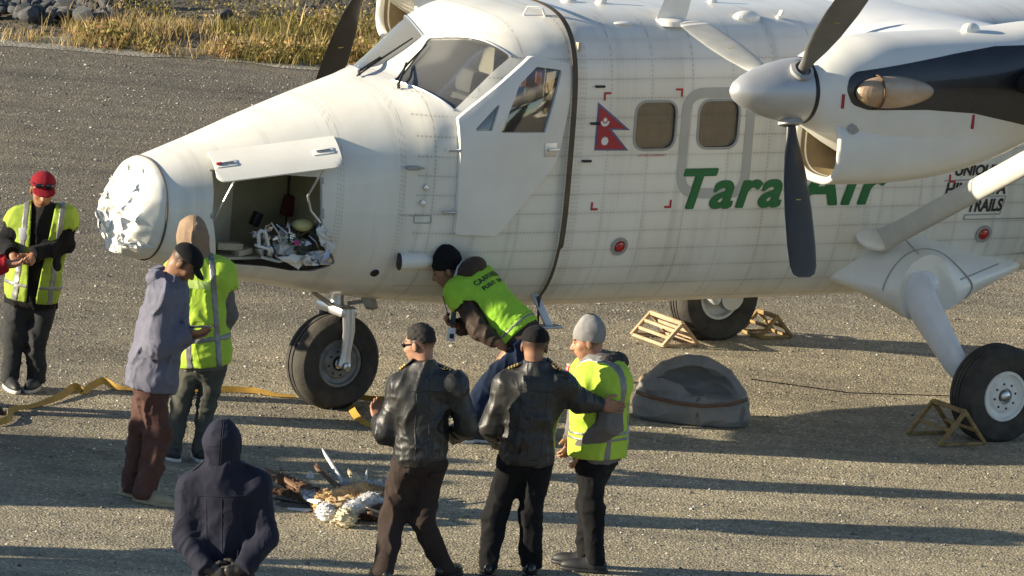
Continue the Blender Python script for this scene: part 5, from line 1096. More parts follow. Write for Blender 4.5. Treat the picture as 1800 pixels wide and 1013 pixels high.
    if 'epaulette' in spec:
        for s in (0, 1):
            a = SH[s]; b = NK+rt*(-.085 if s == 0 else .085); ax = unit(b-a); q1_, _ = drop_on(jo, a+ax*.035+up*.3, -up); q2_, _ = drop_on(jo, a+ax*.125+up*.3, -up); ax = unit(q2_-q1_); nn_ = unit(up-ax*np.dot(up, ax)); c0 = (q1_+q2_)/2+nn_*.004; R3 = Matrix((Vector(ax), Vector(np.cross(nn_, ax)), Vector(nn_))).transposed()
            eo = box_obj('epaulette', c0, (.125, .052, .012), MAT['ink'], jo, R3, .004)
            for k in range(spec['epaulette']): box_obj('gold_stripe', c0+ax*(-.045+.02*k)+nn_*.003, (.011, .054, .012), GOLD, eo, R3, .002)
    def seam(name, pts, mt, par, rd=.0026):
        q_ = [drop_on(jo, p-fwd*.5, fwd)[0] for p in pts]; tube_obj(name, q_, rd, mt, par, 6)
    if spec.get('seams'):
        sm_ = spec['jacket']; yk = PV+up*T*.80
        seam('yoke_seam', [yk+rt*x for x in np.linspace(-hw*.95, hw*.95, 12)], sm_, jo, .0034); seam('back_seam', [PV+up*T*t for t in np.linspace(.78, .02, 12)], sm_, jo, .003)
        for s in (-1, 1): seam('side_seam', [PV+up*T*t+rt*s*hw*.62 for t in np.linspace(.78, .02, 12)], sm_, jo, .0026)
    if spec.get('pockets'):
        tj = [c for c in root.children if c.name.startswith('trousers')][0]; rr_ = np.cross(fw, (0, 0, 1))
        for s in (-1, 1):
            h_, n_ = drop_on(tj, PV+rr_*s*.085-np.array([0, 0, .095])-fw*.5, fw); x_ = unit(rr_-n_*np.dot(rr_, n_)); box_obj('pocket_flap', h_+n_*.002, (.105, .008, .035), tm, tj, Matrix((Vector(x_), Vector(n_), Vector(np.cross(x_, n_)))).transposed(), .003)
    info = dict(root=root, PV=PV, NK=NK, HD=HD, SH=SH, EL=EL, WR=WR, up=up, fwd=fwd, rt=rt, base=base, jacket=jo, HL=HL, hf=hf, hu=hu, hr=hr, T=T, loc=loc, Y0=Y0, vest=vobj if 'vest' in spec else None)
    ALLP.append(info); return info
def project_on(name, m, target, org, ex, ey, dirn, material, parent, lift=.004):   # flat print laid onto a garment
    bm = bmesh.new(); bm.from_mesh(m); bmesh.ops.triangulate(bm, faces=bm.faces[:]); tb = bmesh.new(); tb.from_mesh(target.data); bvh = BVHTree.FromBMesh(tb); tb.free()
    xs = [v.co.x for v in bm.verts]
    k = min(xs)+.02
    while k < max(xs): bmesh.ops.bisect_plane(bm, geom=bm.verts[:]+bm.edges[:]+bm.faces[:], plane_co=(k, 0, 0), plane_no=(1, 0, 0)); k += .02
    for v in bm.verts:
        o = Vector(org+ex*v.co.x+ey*v.co.y-np.asarray(dirn)*.4); h, n, _, _ = bvh.ray_cast(o, Vector(dirn)); v.co = (h-Vector(dirn)*lift) if h else o+Vector(dirn)*.4
    return bmobj(name, bm, material, parent, None)
YG = fab('hi_vis_green', (.31, .58, .05), .7, .08); YG2 = fab('hi_vis_lime', (.40, .58, .06), .7, .08); YG3 = fab('hi_vis_dull_shaded', (.27, .37, .05), .75, .1)  # the dull third green is darkened further, the vest's own shade put into it
DENIM = fab('navy_denim', (.011, .019, .044)); BLK = fab('black_cloth', (.009, .009, .010)); CHAR = fab('charcoal_cloth', (.034, .036, .038)); NAVY = fab('navy_parka', (.017, .018, .031), .8)
BRN = fab('brown_trousers', (.085, .045, .038), .75); DBRN = fab('dark_brown_trousers', (.038, .027, .023)); LTH = leather('black_leather', (.016, .0155, .0145)); SLATE = fab('slate_blue_shell', (.135, .135, .175), .65)
GTRS = fab('grey_green_trousers', (.085, .085, .070)); BEIGE = fab('beige_hood', (.27, .19, .13)); GREYJ = fab('grey_jacket', (.15, .135, .125)); BRJ = fab('brown_black_jacket', (.05, .036, .028), .6); LGREY = fab('light_grey_knit', (.25, .24, .235), .95, cr=.25)
WSH = mat('white_rubber', (.55, .53, .48), .7); DSH = mat('dark_shoe', (.02, .02, .022), .55, var=.2); GSH = mat('tan_shoe', (.32, .29, .20), .75, var=.2, vscale=20); BSH = mat('polished_shoe', (.015, .014, .013), .25); REDC = fab('red_cap', (.20, .010, .018), cr=.2); REDJ = fab('red_jacket', (.40, .02, .03)); GLS = mat('dark_glasses', (.01, .01, .012), .12, coat=.5)
PHONE = mat('phone_glass', (.02, .02, .025), .12, coat=.5); IDC = mat('id_card', (.62, .64, .66), .35)
# man in the red cap
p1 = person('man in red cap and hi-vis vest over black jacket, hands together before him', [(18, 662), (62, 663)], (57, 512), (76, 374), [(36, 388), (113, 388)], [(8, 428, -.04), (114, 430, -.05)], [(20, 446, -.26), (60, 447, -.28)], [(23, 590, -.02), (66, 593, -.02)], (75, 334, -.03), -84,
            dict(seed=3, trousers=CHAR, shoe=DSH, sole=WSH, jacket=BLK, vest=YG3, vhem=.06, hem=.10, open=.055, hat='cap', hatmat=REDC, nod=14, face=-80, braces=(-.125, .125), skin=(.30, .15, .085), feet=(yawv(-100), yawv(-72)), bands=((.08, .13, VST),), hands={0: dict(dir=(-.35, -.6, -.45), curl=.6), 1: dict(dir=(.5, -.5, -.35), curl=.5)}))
# sunglasses on the cap, badge on the chest
bm = bmesh.new(); H = p1['HL']
for s in (-1, 1): bmesh.ops.create_uvsphere(bm, u_segments=14, v_segments=8, radius=1, matrix=Matrix.Translation(H(s*.036, .104, .072)) @ Matrix((Vector(p1['hr']), Vector(p1['hf']), Vector(p1['hu']))).transposed().to_4x4() @ Matrix.Diagonal((.031, .010, .020, 1)))
add_tube(bm, [H(-.08, .05, .075), H(-.06, .09, .075), H(0, .112, .074), H(.06, .09, .075), H(.08, .05, .075)], .005, 6); bmobj('sunglasses', bm, GLS, p1['root'])
c = ypt(40, 412, p1['Y0']-.19)-p1['base']; box_obj('badge_card', c, (.055, .006, .09), IDC, p1['root'], Matrix.Rotation(-.1, 3, 'Y'), .003)
# man in slate blue shell with a phone
p2 = person('man in slate blue jacket and brown trousers looking down at his phone', [(231, 850), (257, 862)], (268, 655), (297, 502), [(289, 517, -.17), (303, 507, .17)], [(278, 607, -.20), (302, 602, .18)], [(325, 585, -.14), (328, 588, .06)], [(249, 750, .06), (280, 757, -.06)], (323, 462, -.02), -12,
            dict(seed=5, trousers=BRN, tw=1.12, tfold=.020, shoe=GSH, sole=GSH, jacket=SLATE, hem=.10, bulk=.026, jfold=.016, hat='cap', hatmat=BLK, nod=42, face=-8, hooddown=(SLATE, 1.0), flare=.02, feet=(yawv(-20), yawv(-25)), skin=(.27, .14, .08), stubble=.5, hands={1: dict(dir=(.9, -.1, .1), back=(.05, -.3, -.95), curl=.35), 0: dict(dir=(.9, 0, .05), back=(0, .2, -1), curl=.4)}))
ph = tag(box_obj('phone', ypt(354, 574, p2['Y0']-.08), (.15, .075, .009), PHONE, None, Matrix.Rotation(-.15, 3, 'Z') @ Matrix.Rotation(-.10, 3, 'Y'), .004), 'dark phone held flat by the man in the slate blue jacket', 'phone')
# man in beige hood and vest, back to us
p3 = person('person in beige hood and lime hi-vis vest with back turned, beside the slate blue jacket', [(304, 788), (353, 789)], (357, 628), (346, 468), [(316, 482), (388, 482)], [(306, 560, .06), (402, 552, .04)], [(330, 590, .24), (385, 588, .22)], [(317, 712, .03), (363, 712, .03)], (338, 414, .02), 96,
            dict(seed=8, trousers=GTRS, shoe=DSH, sole=WSH, jacket=GREYJ, vest=YG2, vhem=.05, hem=.08, hat='hood', hatmat=BEIGE, tw=.92, feet=(yawv(125), yawv(100)), bands=((.20, .26, VST),), braces=(-.10, .10)))
tm_ = text_mesh('AIRPORT SERVICE', .04, 0, .0006, 1, 'CENTER'); q3 = p3
box_obj('vest_panel', p3['NK']-p3['up']*.10-p3['fwd']*.175, (.15, .004, .055), fab('vest_panel_pale', (.52, .68, .20)), p3['vest'], None, .001)
# navy parka, hands behind the back
p4 = person('person in navy hooded parka with hands clasped behind the back', [(372, 1212), (418, 1212)], (394, 1035), (391, 822), [(338, 856), (450, 854)], [(328, 948, -.07), (468, 942, -.07)], [(362, 1000, -.22), (428, 1000, -.22)], [(374, 1120, .02), (414, 1120, .02)], (390, 778, .02), 90,
            dict(seed=12, trousers=BLK, shoe=DSH, jacket=NAVY, hem=.26, bulk=.026, jfold=.010, hat='hood', hatmat=NAVY, k=1.0, handtone=(.035, .03, .028), seams=1, hands={0: dict(dir=(.8, -.25, -.2), back=(0, -1, 0), curl=.7), 1: dict(dir=(-.8, -.25, -.2), back=(0, -1, 0), curl=.7)}))
for s in (0, 1):
    a = p4['SH'][s]; b = p4['NK']+p4['rt']*(-.1 if s == 0 else .1); ax = unit(b-a); up_ = p4['up']; q1_, _ = drop_on(p4['jacket'], a+ax*.02+up_*.3, -up_); q2_, _ = drop_on(p4['jacket'], a+ax*.12+up_*.3, -up_); ax = unit(q2_-q1_); nn_ = unit(up_-ax*np.dot(up_, ax)); box_obj('shoulder_strap', (q1_+q2_)/2+nn_*.002, (.13, .05, .012), NAVY, p4['jacket'], Matrix((Vector(ax), Vector(np.cross(nn_, ax)), Vector(nn_))).transposed(), .004)
# bare-headed pilot in leather jacket
p5 = person('bare-headed pilot in black leather jacket with gold epaulettes, holding a phone', [(675, 1000), (781, 994)], (738, 803), (744, 652), [(704, 678), (798, 674)], [(676, 762, -.02), (822, 752, .0)], [(668, 742, .20), (800, 764, .22)], [(690, 908, .06), (742, 910, .06)], (738, 606, .02), 112,
            dict(seed=15, trousers=DBRN, shoe=BSH, jacket=LTH, hem=.05, waistband=DBRN, bulk=.020, jfold=.010, collar=.075, face=150, nod=12, epaulette=3, seams=1, pockets=1, skin=(.38, .20, .13), tw=1.05, feet=(yawv(110), yawv(60)), hands={0: dict(dir=(-.35, .55, .75), curl=.5), 1: dict(dir=(-.6, .7, .1), curl=.5)}))
bm = bmesh.new(); H = p5['HL']; add_tube(bm, [H(-.082, -.005, .012), H(-.074, .085, .012)], .004, 6); add_tube(bm, [H(.082, -.005, .012), H(.074, .085, .012)], .004, 6); add_tube(bm, [H(-.074, .088, .012), H(0, .100, .014), H(.074, .088, .012)], .006, 6)
for s in (-1, 1): bmesh.ops.create_uvsphere(bm, u_segments=12, v_segments=8, radius=1, matrix=Matrix.Translation(H(s*.036, .096, .004)) @ Matrix((Vector(p5['hr']), Vector(p5['hf']), Vector(p5['hu']))).transposed().to_4x4() @ Matrix.Diagonal((.024, .004, .017, 1)))
bmobj('glasses', bm, GLS, p5['root'])
tag(box_obj('phone', ypt(664, 729, p5['Y0']+.27), (.075, .012, .15), PHONE, None, Matrix.Rotation(.5, 3, 'Z') @ Matrix.Rotation(-.9, 3, 'X'), .004), 'dark phone in the hand of the bare-headed pilot', 'phone')
# captain in dark cap reaching to his neighbour
p6 = person('pilot in dark cap and black leather jacket reaching towards his neighbour in the beanie', [(858, 990), (933, 990)], (926, 798), (941, 652), [(889, 676), (989, 674)], [(862, 752, .0), (1020, 706, .02)], [(880, 778, .20), (1054, 712, .08)], [(869, 906, .04), (932, 904, .04)], (940, 609, .02), 92,
            dict(seed=18, trousers=BLK, shoe=BSH, jacket=LTH, hem=.055, waistband=LTH, bulk=.020, jfold=.010, collar=.075, hat='cap', hatmat=BLK, face=84, nod=8, epaulette=4, seams=1, pockets=1, skin=(.30, .16, .10), tw=1.03, hands={0: dict(dir=(.5, .6, -.3), curl=.6), 1: dict(dir=(.9, .2, -.05), curl=.4)}))
# man in the grey beanie
p7 = person('smiling man in light grey beanie and lime hi-vis vest with black trousers', [(1045, 984), (1030, 974)], (1050, 792), (1058, 642), [(1078, 668, -.12), (1036, 655, .17)], [(1072, 748, -.20), (1018, 742, .20)], [(1026, 786, -.10), (1006, 772, .10)], [(1042, 890, -.05), (1034, 884, .05)], (1034, 600, 0), 146,
            dict(seed=21, trousers=BLK, tw=.95, shoe=DSH, sole=DSH, jacket=GREYJ, vest=YG2, vhem=.03, hem=.06, bulk=.026, hat='beanie', hatmat=LGREY, face=178, nod=14, skin=(.46, .23, .14), hooddown=(fab('charcoal_hood', (.05, .045, .045)), .8), feet=(yawv(178), yawv(172)), bands=((.16, .20, VST), (.22, .26, VST)), braces=(-.11, .11), hands={0: dict(dir=(-.25, -.05, -.9), curl=.4)}))
# man bending to look under the nose
p8 = person('man in green hi-vis vest bending down to look under the aeroplane', [(812, 757), (856, 757)], (918, 592), (824, 492, .16), [(806, 514, .01), (846, 494, .30)], [(838, 578, -.12), (838, 572, .26)], [(868, 600, -.18), (808, 574, .12)], [(850, 690, -.08), (872, 686, .10)], (786, 474, .18), 156,
            dict(seed=25, Y=54.95, trousers=DENIM, tw=1.15, tfold=.014, shoe=DSH, sole=WSH, jacket=BRJ, vest=YG, vhem=-.02, hem=.06, k=.93, bulk=.014, jfold=.012, hat='beanie', hatmat=BLK, face=182, nod=26, skin=(.27, .14, .085), hooddown=(BRJ, 1.0), feet=(yawv(180), yawv(185)), bands=((.10, .135, VST), (.155, .17, VSL)), braces=(), hands={0: dict(dir=(.6, .3, -.25), back=(0, -.8, .6), curl=.3), 1: dict(dir=(-.8, -.2, .25), curl=.8)}))
H = p8['HL']; bm = bmesh.new(); add_tube(bm, [H(.088, .0, -.105), H(.086, -.045, -.06), H(.075, -.085, -.01), H(.04, -.112, .02), H(0, -.12, .03), H(-.04, -.112, .02), H(-.075, -.085, -.01), H(-.086, -.045, -.06), H(-.088, .0, -.105)], .014, 8, True, (.5, 1.3)); bmobj('white_lining', bm, mat('white_fleece', (.6, .6, .58), .8), p8['root'])
bk = p8['fwd']; ctr = p8['PV']+p8['up']*p8['T']*.70
for tx, sz, off in (('CAAN NEPAL', .058, .06), ('FLIGHT SAFETY', .044, .0)):
    for wd, sh_ in zip(tx.split(), (-.085, .095)):
        m_ = text_mesh(wd, sz, 0, .0014, 1, 'CENTER'); project_on('vest_lettering', m_, p8['vest'], ctr+p8['up']*off+p8['rt']*sh_, p8['rt'], p8['up'], p8['fwd'], MAT['ink'], p8['vest'])
tag(box_obj('camera_phone', ypt(797, 559, p8['Y0']+.08), (.035, .09, .12), mat('teal_phone', (.02, .06, .075), .3), None, None, .006), 'dark teal phone in the lowered hand of the bending man', 'phone')
cc = ypt(793, 588, p8['Y0']-.05); bd = thing('identity_badge', 'pale identity badge dangling on a cord below the bending man', 'badge', tuple(cc)); box_obj('card', (0, 0, 0), (.06, .006, .095), IDC, bd, None, .003); box_obj('photo_patch', (.005, -.004, -.012), (.03, .003, .035), CHAR, bd, None, .001); tube_obj('cord', [(0, 0, .045), ypt(778, 520, p8['Y0']-.03)-cc], .0035, MAT['ink'], bd, 6)
# someone in red at the edge of the picture
p9 = person('person in red jacket whose sleeve reaches to the man in the red cap', [(-62, 690), (-48, 702)], (-52, 545), (-46, 392), [(-40, 412, -.17), (-42, 404, .17)], [(-22, 470, -.2), (-24, 470, .18)], [(9, 463, -.2), (2, 468, .05)], [(-56, 620, .05), (-50, 622, -.05)], (-42, 350, 0), 0,
            dict(seed=29, trousers=CHAR, shoe=DSH, jacket=REDJ, hem=.08, bulk=.025, hat='cap', hatmat=BLK, feet=(yawv(0), yawv(-10)), skin=(.36, .19, .12), hands={1: dict(dir=(.9, -.1, .1), curl=.4), 0: dict(dir=(.9, 0, .1), curl=.4)}))
# onlookers standing beyond the nose, outside the picture; their shadows reach into it
def copy_tree(o, parent=None):
    c = o.copy(); sc.collection.objects.link(c); c.parent = parent
    for ch in [x for x in o.children]: copy_tree(ch, c)
    return c
def onlooker(src, x, y, rz):
    c = copy_tree(src['root']); c.location = (x, y, 0); c.rotation_euler = (0, 0, rad(rz)); tag(c, 'onlooker standing in the crowd past the nose of the aeroplane', 'person', 'crowd of onlookers past the nose')
crowd = [(-6.8+rng.uniform(-.3, .3), 50.9+.25*k) for k in range(9)]+[(-6.5+rng.uniform(-.5, .4), 45.55+.30*k) for k in range(13)]
for k, (x, y) in enumerate(crowd): onlooker((p4, p6, p5, p3)[k % 4], x, y, rng.uniform(-60, 60))
# ------------------------------------------------------------------ chocks, bag, straps, bird, wreckage
YEL = mat('yellow_chipped_paint', (.36, .24, .075), .75, col2=(.17, .11, .06), vscale=16, bump=.3, bscale=60); PINK = mat('primer_pink_steel', (.50, .37, .24), .75, col2=(.34, .22, .12), vscale=10)
def chock(label, x, y, L, hgt, wid, material, bars, rz=0.0):
    p = AO+AX*x+AY*y; t = thing('wheel_chock', label, 'chock', tuple(p), AYAW+rz, 'wheel chocks at the main wheels')
    def bar(name, a, b, s=.028):
        a, b = np.array(a, float), np.array(b, float); d = Vector(b-a); x_, y_, z_ = basis_from(d); bm = bmesh.new(); add_box(bm, (a+b)/2, (s, s, d.length), Matrix((x_, y_, z_)).transposed(), .004); bmobj(name, bm, material, t, 30)
    for sy in (-L/2, L/2):
        bar('leg', (-wid/2, sy, .012), (0, sy, hgt)); bar('leg', (wid/2, sy, .012), (0, sy, hgt)); bar('foot_bar', (-wid/2+.02, sy, .016), (wid/2-.02, sy, .016), .022)
    bar('ridge_bar', (0, -L/2, hgt), (0, L/2, hgt), .032)
    for f in bars:
        for sx in (-1, 1): bar('rail', (sx*wid/2*(1-f), -L/2, hgt*f), (sx*wid/2*(1-f), L/2, hgt*f), .024)
    return t
chock('pale slatted steel chock leaning before the far main wheel', 4.53-.50, 1.78, .44, .18, .32, PINK, (.08, .38, .68))
chock('yellow steel chock wedged behind the far main wheel', 4.53+.48, 1.86, .26, .17, .30, YEL, (.1, .55))
chock('worn yellow A-frame chock before the near main wheel', 4.49-.40, -1.84, .40, .25, .40, YEL, (.45,))
# folded grey canvas cover
def bag():
    b = gpt(1213, 744); t = thing('canvas_bag', 'folded grey canvas engine cover bag standing on the gravel behind the beanie man', 'bag', (b[0], b[1]+.12, 0), rad(-3))
    def f(P):
        q = ell(P, (0, .05, .05), (.42, .22, .41)); q = smax(q, -ell(P, (.03, -.20, .22), (.36, .25, .235)), .012)
        pouch = smax(ell(P, (.0, -.09, .08), (.42, .15, .20)), P[..., 2]-(.215-.05*P[..., 0]+.10*np.clip(-P[..., 0]-.05, 0, 1)), .02)
        for (x, w, dx) in ((.055, .012, -.01), (.365, .016, .02)): pouch = smax(pouch, -cone(P, (x, -.27+.09*abs(x)/.36, -.02), (x+dx, -.20+.1*abs(x)/.36, .26), w, w), .012)
        flap = ell(P, (-.17, -.15, .22), (.19, .05, .075), np.array([[.96, 0, -.28], [0, 1, 0], [.28, 0, .96]])); q = smin(q, smin(pouch, flap, .02), .012)
        q = smax(q, .002-P[..., 2], .015)
        m = np.abs(q) < .05; Q = P[m]; n1 = vnoise(Q*np.array([1, 1, 1.6]), 6, 71); n2 = vnoise(Q, 15, 72); q2 = q.copy(); q2[m] -= .012*((1-np.abs(2*n1-1))**4-.2)+.005*((1-np.abs(2*n2-1))**2-.3); return q2
    sdf_obj('canvas', f, (-.52, -.36, -.02), (.52, .32, .58), .0085, mat('grey_canvas', (.15, .15, .15), .6, col2=(.24, .22, .19), vscale=5, bump=.3, bscale=120, bdist=.003), t)
    bm = bmesh.new(); pts = [(-.40, -.10, .19), (-.30, -.22, .185), (-.1, -.262, .165), (.1, -.265, .16), (.28, -.24, .185), (.40, -.12, .21)]; add_tube(bm, pts, .009, 8, True, (.5, 1.6)); bmobj('leather_strap', bm, mat('brown_leather', (.12, .065, .035), .6, var=.3, vscale=20), t)
    def hand(P): return cone(P, (-.36, .16, .22), (-.24, .2, .30), .05, .04)+.02*vnoise(P, 22, 5)
    sdf_obj('fleece_lining', hand, (-.46, .04, .2), (-.08, .32, .52), .012, fab('fleece', (.26, .20, .13)), t)
bag()
# yellow webbing straps on the ground
WEB = mat('yellow_webbing', (.52, .31, .05), .7, col2=(.38, .22, .04), vscale=14, bump=.4, bscale=180, bdist=.003)
def ribbon(name, label, path, w=.052):
    P = [gpt(u, v) for u, v, *_ in path]; H = [q[2] for q in path]; TW = [q[3] for q in path]; n = len(P); pts = []
    for i in range(n-1):
        p0, p1, p2, p3 = P[max(i-1, 0)], P[i], P[i+1], P[min(i+2, n-1)]
        for t in np.linspace(0, 1, 9)[:-1 if i < n-2 else 9]:
            c = .5*((2*p1)+(-p0+p2)*t+(2*p0-5*p1+4*p2-p3)*t*t+(-p0+3*p1-3*p2+p3)*t**3); s_ = t*t*(3-2*t); pts.append((c, H[i]*(1-s_)+H[i+1]*s_, TW[i]*(1-s_)+TW[i+1]*s_))
    base = P[0]; V = []
    for i, (c, h, tw) in enumerate(pts):
        d = pts[min(i+1, len(pts)-1)][0]-pts[max(i-1, 0)][0]; d = d/max(1e-6, np.linalg.norm(d)); sd = np.array([-d[1], d[0], 0]); a = rad(tw); x = sd*math.cos(a)+np.array([0, 0, 1])*math.sin(a); nrm = np.cross(d, x); lo = abs(math.sin(a))*w/2
        q = c+np.array([0, 0, h+lo+.006]); V += [q-x*w/2-base, q+x*w/2-base, q+x*w/2+nrm*.004-base, q-x*w/2+nrm*.004-base]
    F = [(4*i+k, 4*i+(k+1) % 4, 4*i+4+(k+1) % 4, 4*i+4+k) for i in range(len(pts)-1) for k in range(4)]
    bm = bmesh.new(); bm.from_mesh(mesh(V, F, False)); o = bmobj(name, bm, WEB, None, 40); o.location = tuple(base); tag(o, label, 'strap', 'yellow webbing straps on the ground')
ribbon('webbing_strap', 'long crumpled yellow webbing strap lying before the man in the red cap', [(-30, 752, 0, 20), (12, 744, .0, 45), (22, 727, .01, 25), (62, 716, .0, 15), (104, 703, .0, 35), (130, 690, .015, 55), (146, 694, .0, 25), (160, 687, .01, 45), (180, 681, .02, 55), (205, 686, .0, 30), (240, 688, .0, 8), (310, 689, .0, 20), (380, 690, .0, 45), (440, 692, .0, 40), (490, 698, .0, 12), (520, 700, .0, 8)])
ribbon('webbing_strap', 'short loop of yellow webbing folded beside the nose wheel', [(720, 709, 0, 60), (660, 708, .0, 55), (622, 708, .01, 60), (617, 722, .0, 45), (632, 742, .0, 25), (668, 758, .0, 10), (700, 766, .0, 8)])
r0, r1 = gpt(1318, 690), gpt(1668, 699); r0[2] = .10; r1[2] = .012
tag(tube_obj('tie_rope', [r0, (r0+r1)/2*np.array([1, 1, 0])+np.array([0, .02, .012]), r1], .004, MAT['ink']), 'thin dark rope running from the canvas bag to the main wheel', 'rope')
# plank, red jar and yellow can behind the men
b = gpt(985, 662); t = thing('wooden_plank', 'pale plank lying on the gravel behind the pilot in the dark cap', 'plank', tuple(b), rad(8)); box_obj('board', (0, 0, .02), (.26, .09, .035), MAT['wood'], t, None, .004); box_obj('board_end', (-.12, 0, .055), (.035, .1, .03), MAT['wood'], t, None, .004)
b = gpt(1001, 664); t = thing('red_jar', 'small red jar standing beside the yellow can', 'jar', tuple(b)); lathe_obj('jar_body', [(0, 0), (.032, 0), (.035, .01), (.035, .075), (.026, .09), (0, .09)], (0, 0, 0), (0, 0, 1), mat('red_plastic', (.45, .05, .03), .35, var=.15, vscale=20), t, 24); lathe_obj('lid', [(.028, 0), (.029, .016), (0, .018)], (0, 0, .089), (0, 0, 1), mat('pale_lid', (.6, .45, .35), .5), t, 20)
b = gpt(1018, 668); t = thing('yellow_can', 'small yellow can with a handle beside the red jar', 'can', tuple(b)); lathe_obj('can_body', [(0, 0), (.036, 0), (.038, .006), (.036, .10), (.030, .108), (0, .108)], (0, 0, 0), (0, 0, 1), mat('yellow_tin', (.50, .34, .05), .4, var=.2, vscale=18), t, 24); bm = bmesh.new(); add_tube(bm, [(.034, -.01, .09), (.065, -.01, .08), (.065, -.01, .035), (.034, -.01, .025)], .006, 8); bmobj('handle', bm, bpy.data.materials['yellow_tin'], t)
# ------------------------------------------------------------------ the dead bird
def bird():
    b = gpt(612, 905); t = thing('dead_bird', 'dead brown and white vulture lying crumpled on the gravel with feathers splayed', 'bird', tuple(b), 0)
    S = lambda u, v, dy=0.0, z=None: (ypt(u, v, b[1]+dy)-b)
    def G(u, v, z): q = gpt(u, v, z); return q-b
    down = vcol_mat('bird_down', .95, .1); r = np.random.default_rng(5)
    # body: lobes of tan breast feathers, white down, head and brown back
    tan, wht, brn, cre = np.array([.52, .35, .18]), np.array([.55, .55, .55]), np.array([.12, .07, .045]), np.array([.60, .52, .36])
    hd = G(607, 912, .055)
    lobes = [(G(566, 884, .07), G(652, 868, .12), .062, .040, tan), (G(572, 876, .10), G(640, 858, .16), .050, .030, tan*1.1), (G(585, 893, .06), G(650, 884, .10), .06, .05, tan*.9), (G(572, 902, .05), G(574, 903, .052), .058, .055, wht*1.05), (hd, hd+np.array([.012, .01, .004]), .062, .058, cre), (hd, hd+np.array([-.085, -.035, -.03]), .022, .007, cre*.8),
             (G(612, 898, .08), G(650, 880, .13), .04, .042, wht), (G(650, 880, .13), G(690, 894, .07), .04, .028, wht), (G(690, 894, .07), G(700, 906, .03), .026, .012, wht*.9), (G(640, 900, .05), G(690, 906, .05), .065, .055, brn), (G(612, 862, .10), G(660, 866, .10), .07, .07, wht*.8), (G(650, 872, .10), G(690, 878, .08), .07, .06, tan*.7), (G(622, 850, .14), G(624, 842, .19), .028, .026, cre), (G(634, 852, .14), G(637, 846, .17), .02, .022, cre*.9), (G(592, 904, .02), G(602, 906, .02), .022, .02, np.array([.22, .03, .02])), (G(560, 874, .07), G(492, 842, .07), .045, .026, brn*1.3), (G(556, 884, .04), G(486, 868, .03), .042, .028, brn*.7), (G(560, 880, .07), G(536, 870, .07), .035, .02, wht*.85)]
    def bodyf(P):
        q = None
        for a_, b2, ra, rb, _ in lobes: w_ = cone(P, a_, b2, ra, rb); q = w_ if q is None else smin(q, w_, .018)
        m = np.abs(q) < .05; Q = P[m]; n = vnoise(Q*np.array([.55, 1, 1]), 30, 3); n2 = vnoise(Q, 70, 4); q2 = q.copy(); q2[m] -= .020*((1-np.abs(2*n-1))**2-.3)+.010*(n2-.5); return smax(q2, .002-P[..., 2], .01)
    lo, hi = bounds([l[0] for l in lobes]+[l[1] for l in lobes], .11); lo[2] = -.01; V, Q = surfnet(bodyf, lo, hi, .0075); m = fast_mesh(V, Q)
    dist = np.stack([cone(V.astype(np.float32), l[0], l[1], l[2], l[3]) for l in lobes], 1); wt = np.exp(-np.maximum(dist, 0)/.006); wt /= wt.sum(1, keepdims=True); C = wt@np.stack([l[4] for l in lobes]); n3 = vnoise(V, 45, 9); set_col(m, np.clip(C*(.75+.5*n3)[:, None], 0, .8)); obj('body', m, down, t); VC = C
    # loose down over it
    Vs, Fs, Cs = [], [], []; k = 0
    for i in range(4200):
        vi = r.integers(len(V)); p = V[vi]
        if p[2] < .01: continue
        d = r.normal(0, 1, 3); d[2] = abs(d[2])*.6; d = unit(d); s = unit(np.cross(d, r.normal(0, 1, 3))); L = r.uniform(.012, .036); wd = r.uniform(.003, .008)
        Vs += [p-s*wd, p+s*wd, p+d*L]; Fs.append((k, k+1, k+2)); k += 3; cc = VC[vi]*r.uniform(.8, 1.25); Cs += [cc]*3
    m = fast_mesh(np.array(Vs), np.array(Fs), False); set_col(m, np.clip(np.array(Cs), 0, 1)); o = obj('loose_down', m, down, t); o['kind'] = 'stuff'
    # flight feathers, each its own
    FM = {k: mat('feather_'+k, c, .6, col2=c2, vscale=18, bump=.4, bscale=90) for k, c, c2 in (('brown', (.10, .055, .03), (.19, .11, .055)), ('dark', (.045, .035, .03), (.10, .075, .06)), ('white', (.60, .58, .55), (.72, .70, .66)), ('tan', (.44, .30, .16), (.56, .42, .26)))}
    def feather(a, b_, w, mt, bend=.0, nrm=(0, -.3, 1)):
        w = w*(1.35 if mt in ('brown', 'dark') else 1.2)
        a, b_ = np.array(a), np.array(b_); d = unit(b_-a); L = np.linalg.norm(b_-a); s = unit(np.cross(d, nrm)); nn = np.cross(s, d); V = []; N = 9
        for i in range(N+1):
            q = i/N; c = a+d*L*q+nn*bend*math.sin(q*2.4); ww = w*(.35+.65*min(1, q*4))*(1 if q < .75 else max(.12, 1-((q-.75)/.25)**2))*(1+r.uniform(-.08, .08)); V += [c-s*ww+nn*-.006, c+nn*.004, c+s*ww*.75-nn*.006]
        F = [(3*i+k, 3*i+k+1, 3*i+4+k, 3*i+3+k) for i in range(N) for k in (0, 1)]; o = obj('feather', mesh(V, F), FM[mt], t); sd = o.modifiers.new('s', 'SOLIDIFY'); sd.thickness = .002
        pm = bmesh.new(); add_tube(pm, [a+nn*.004, (a+b_)/2+nn*(bend*.9+.006), b_*.97+a*.03], [.004, .003, .0012], 6); pm.free()
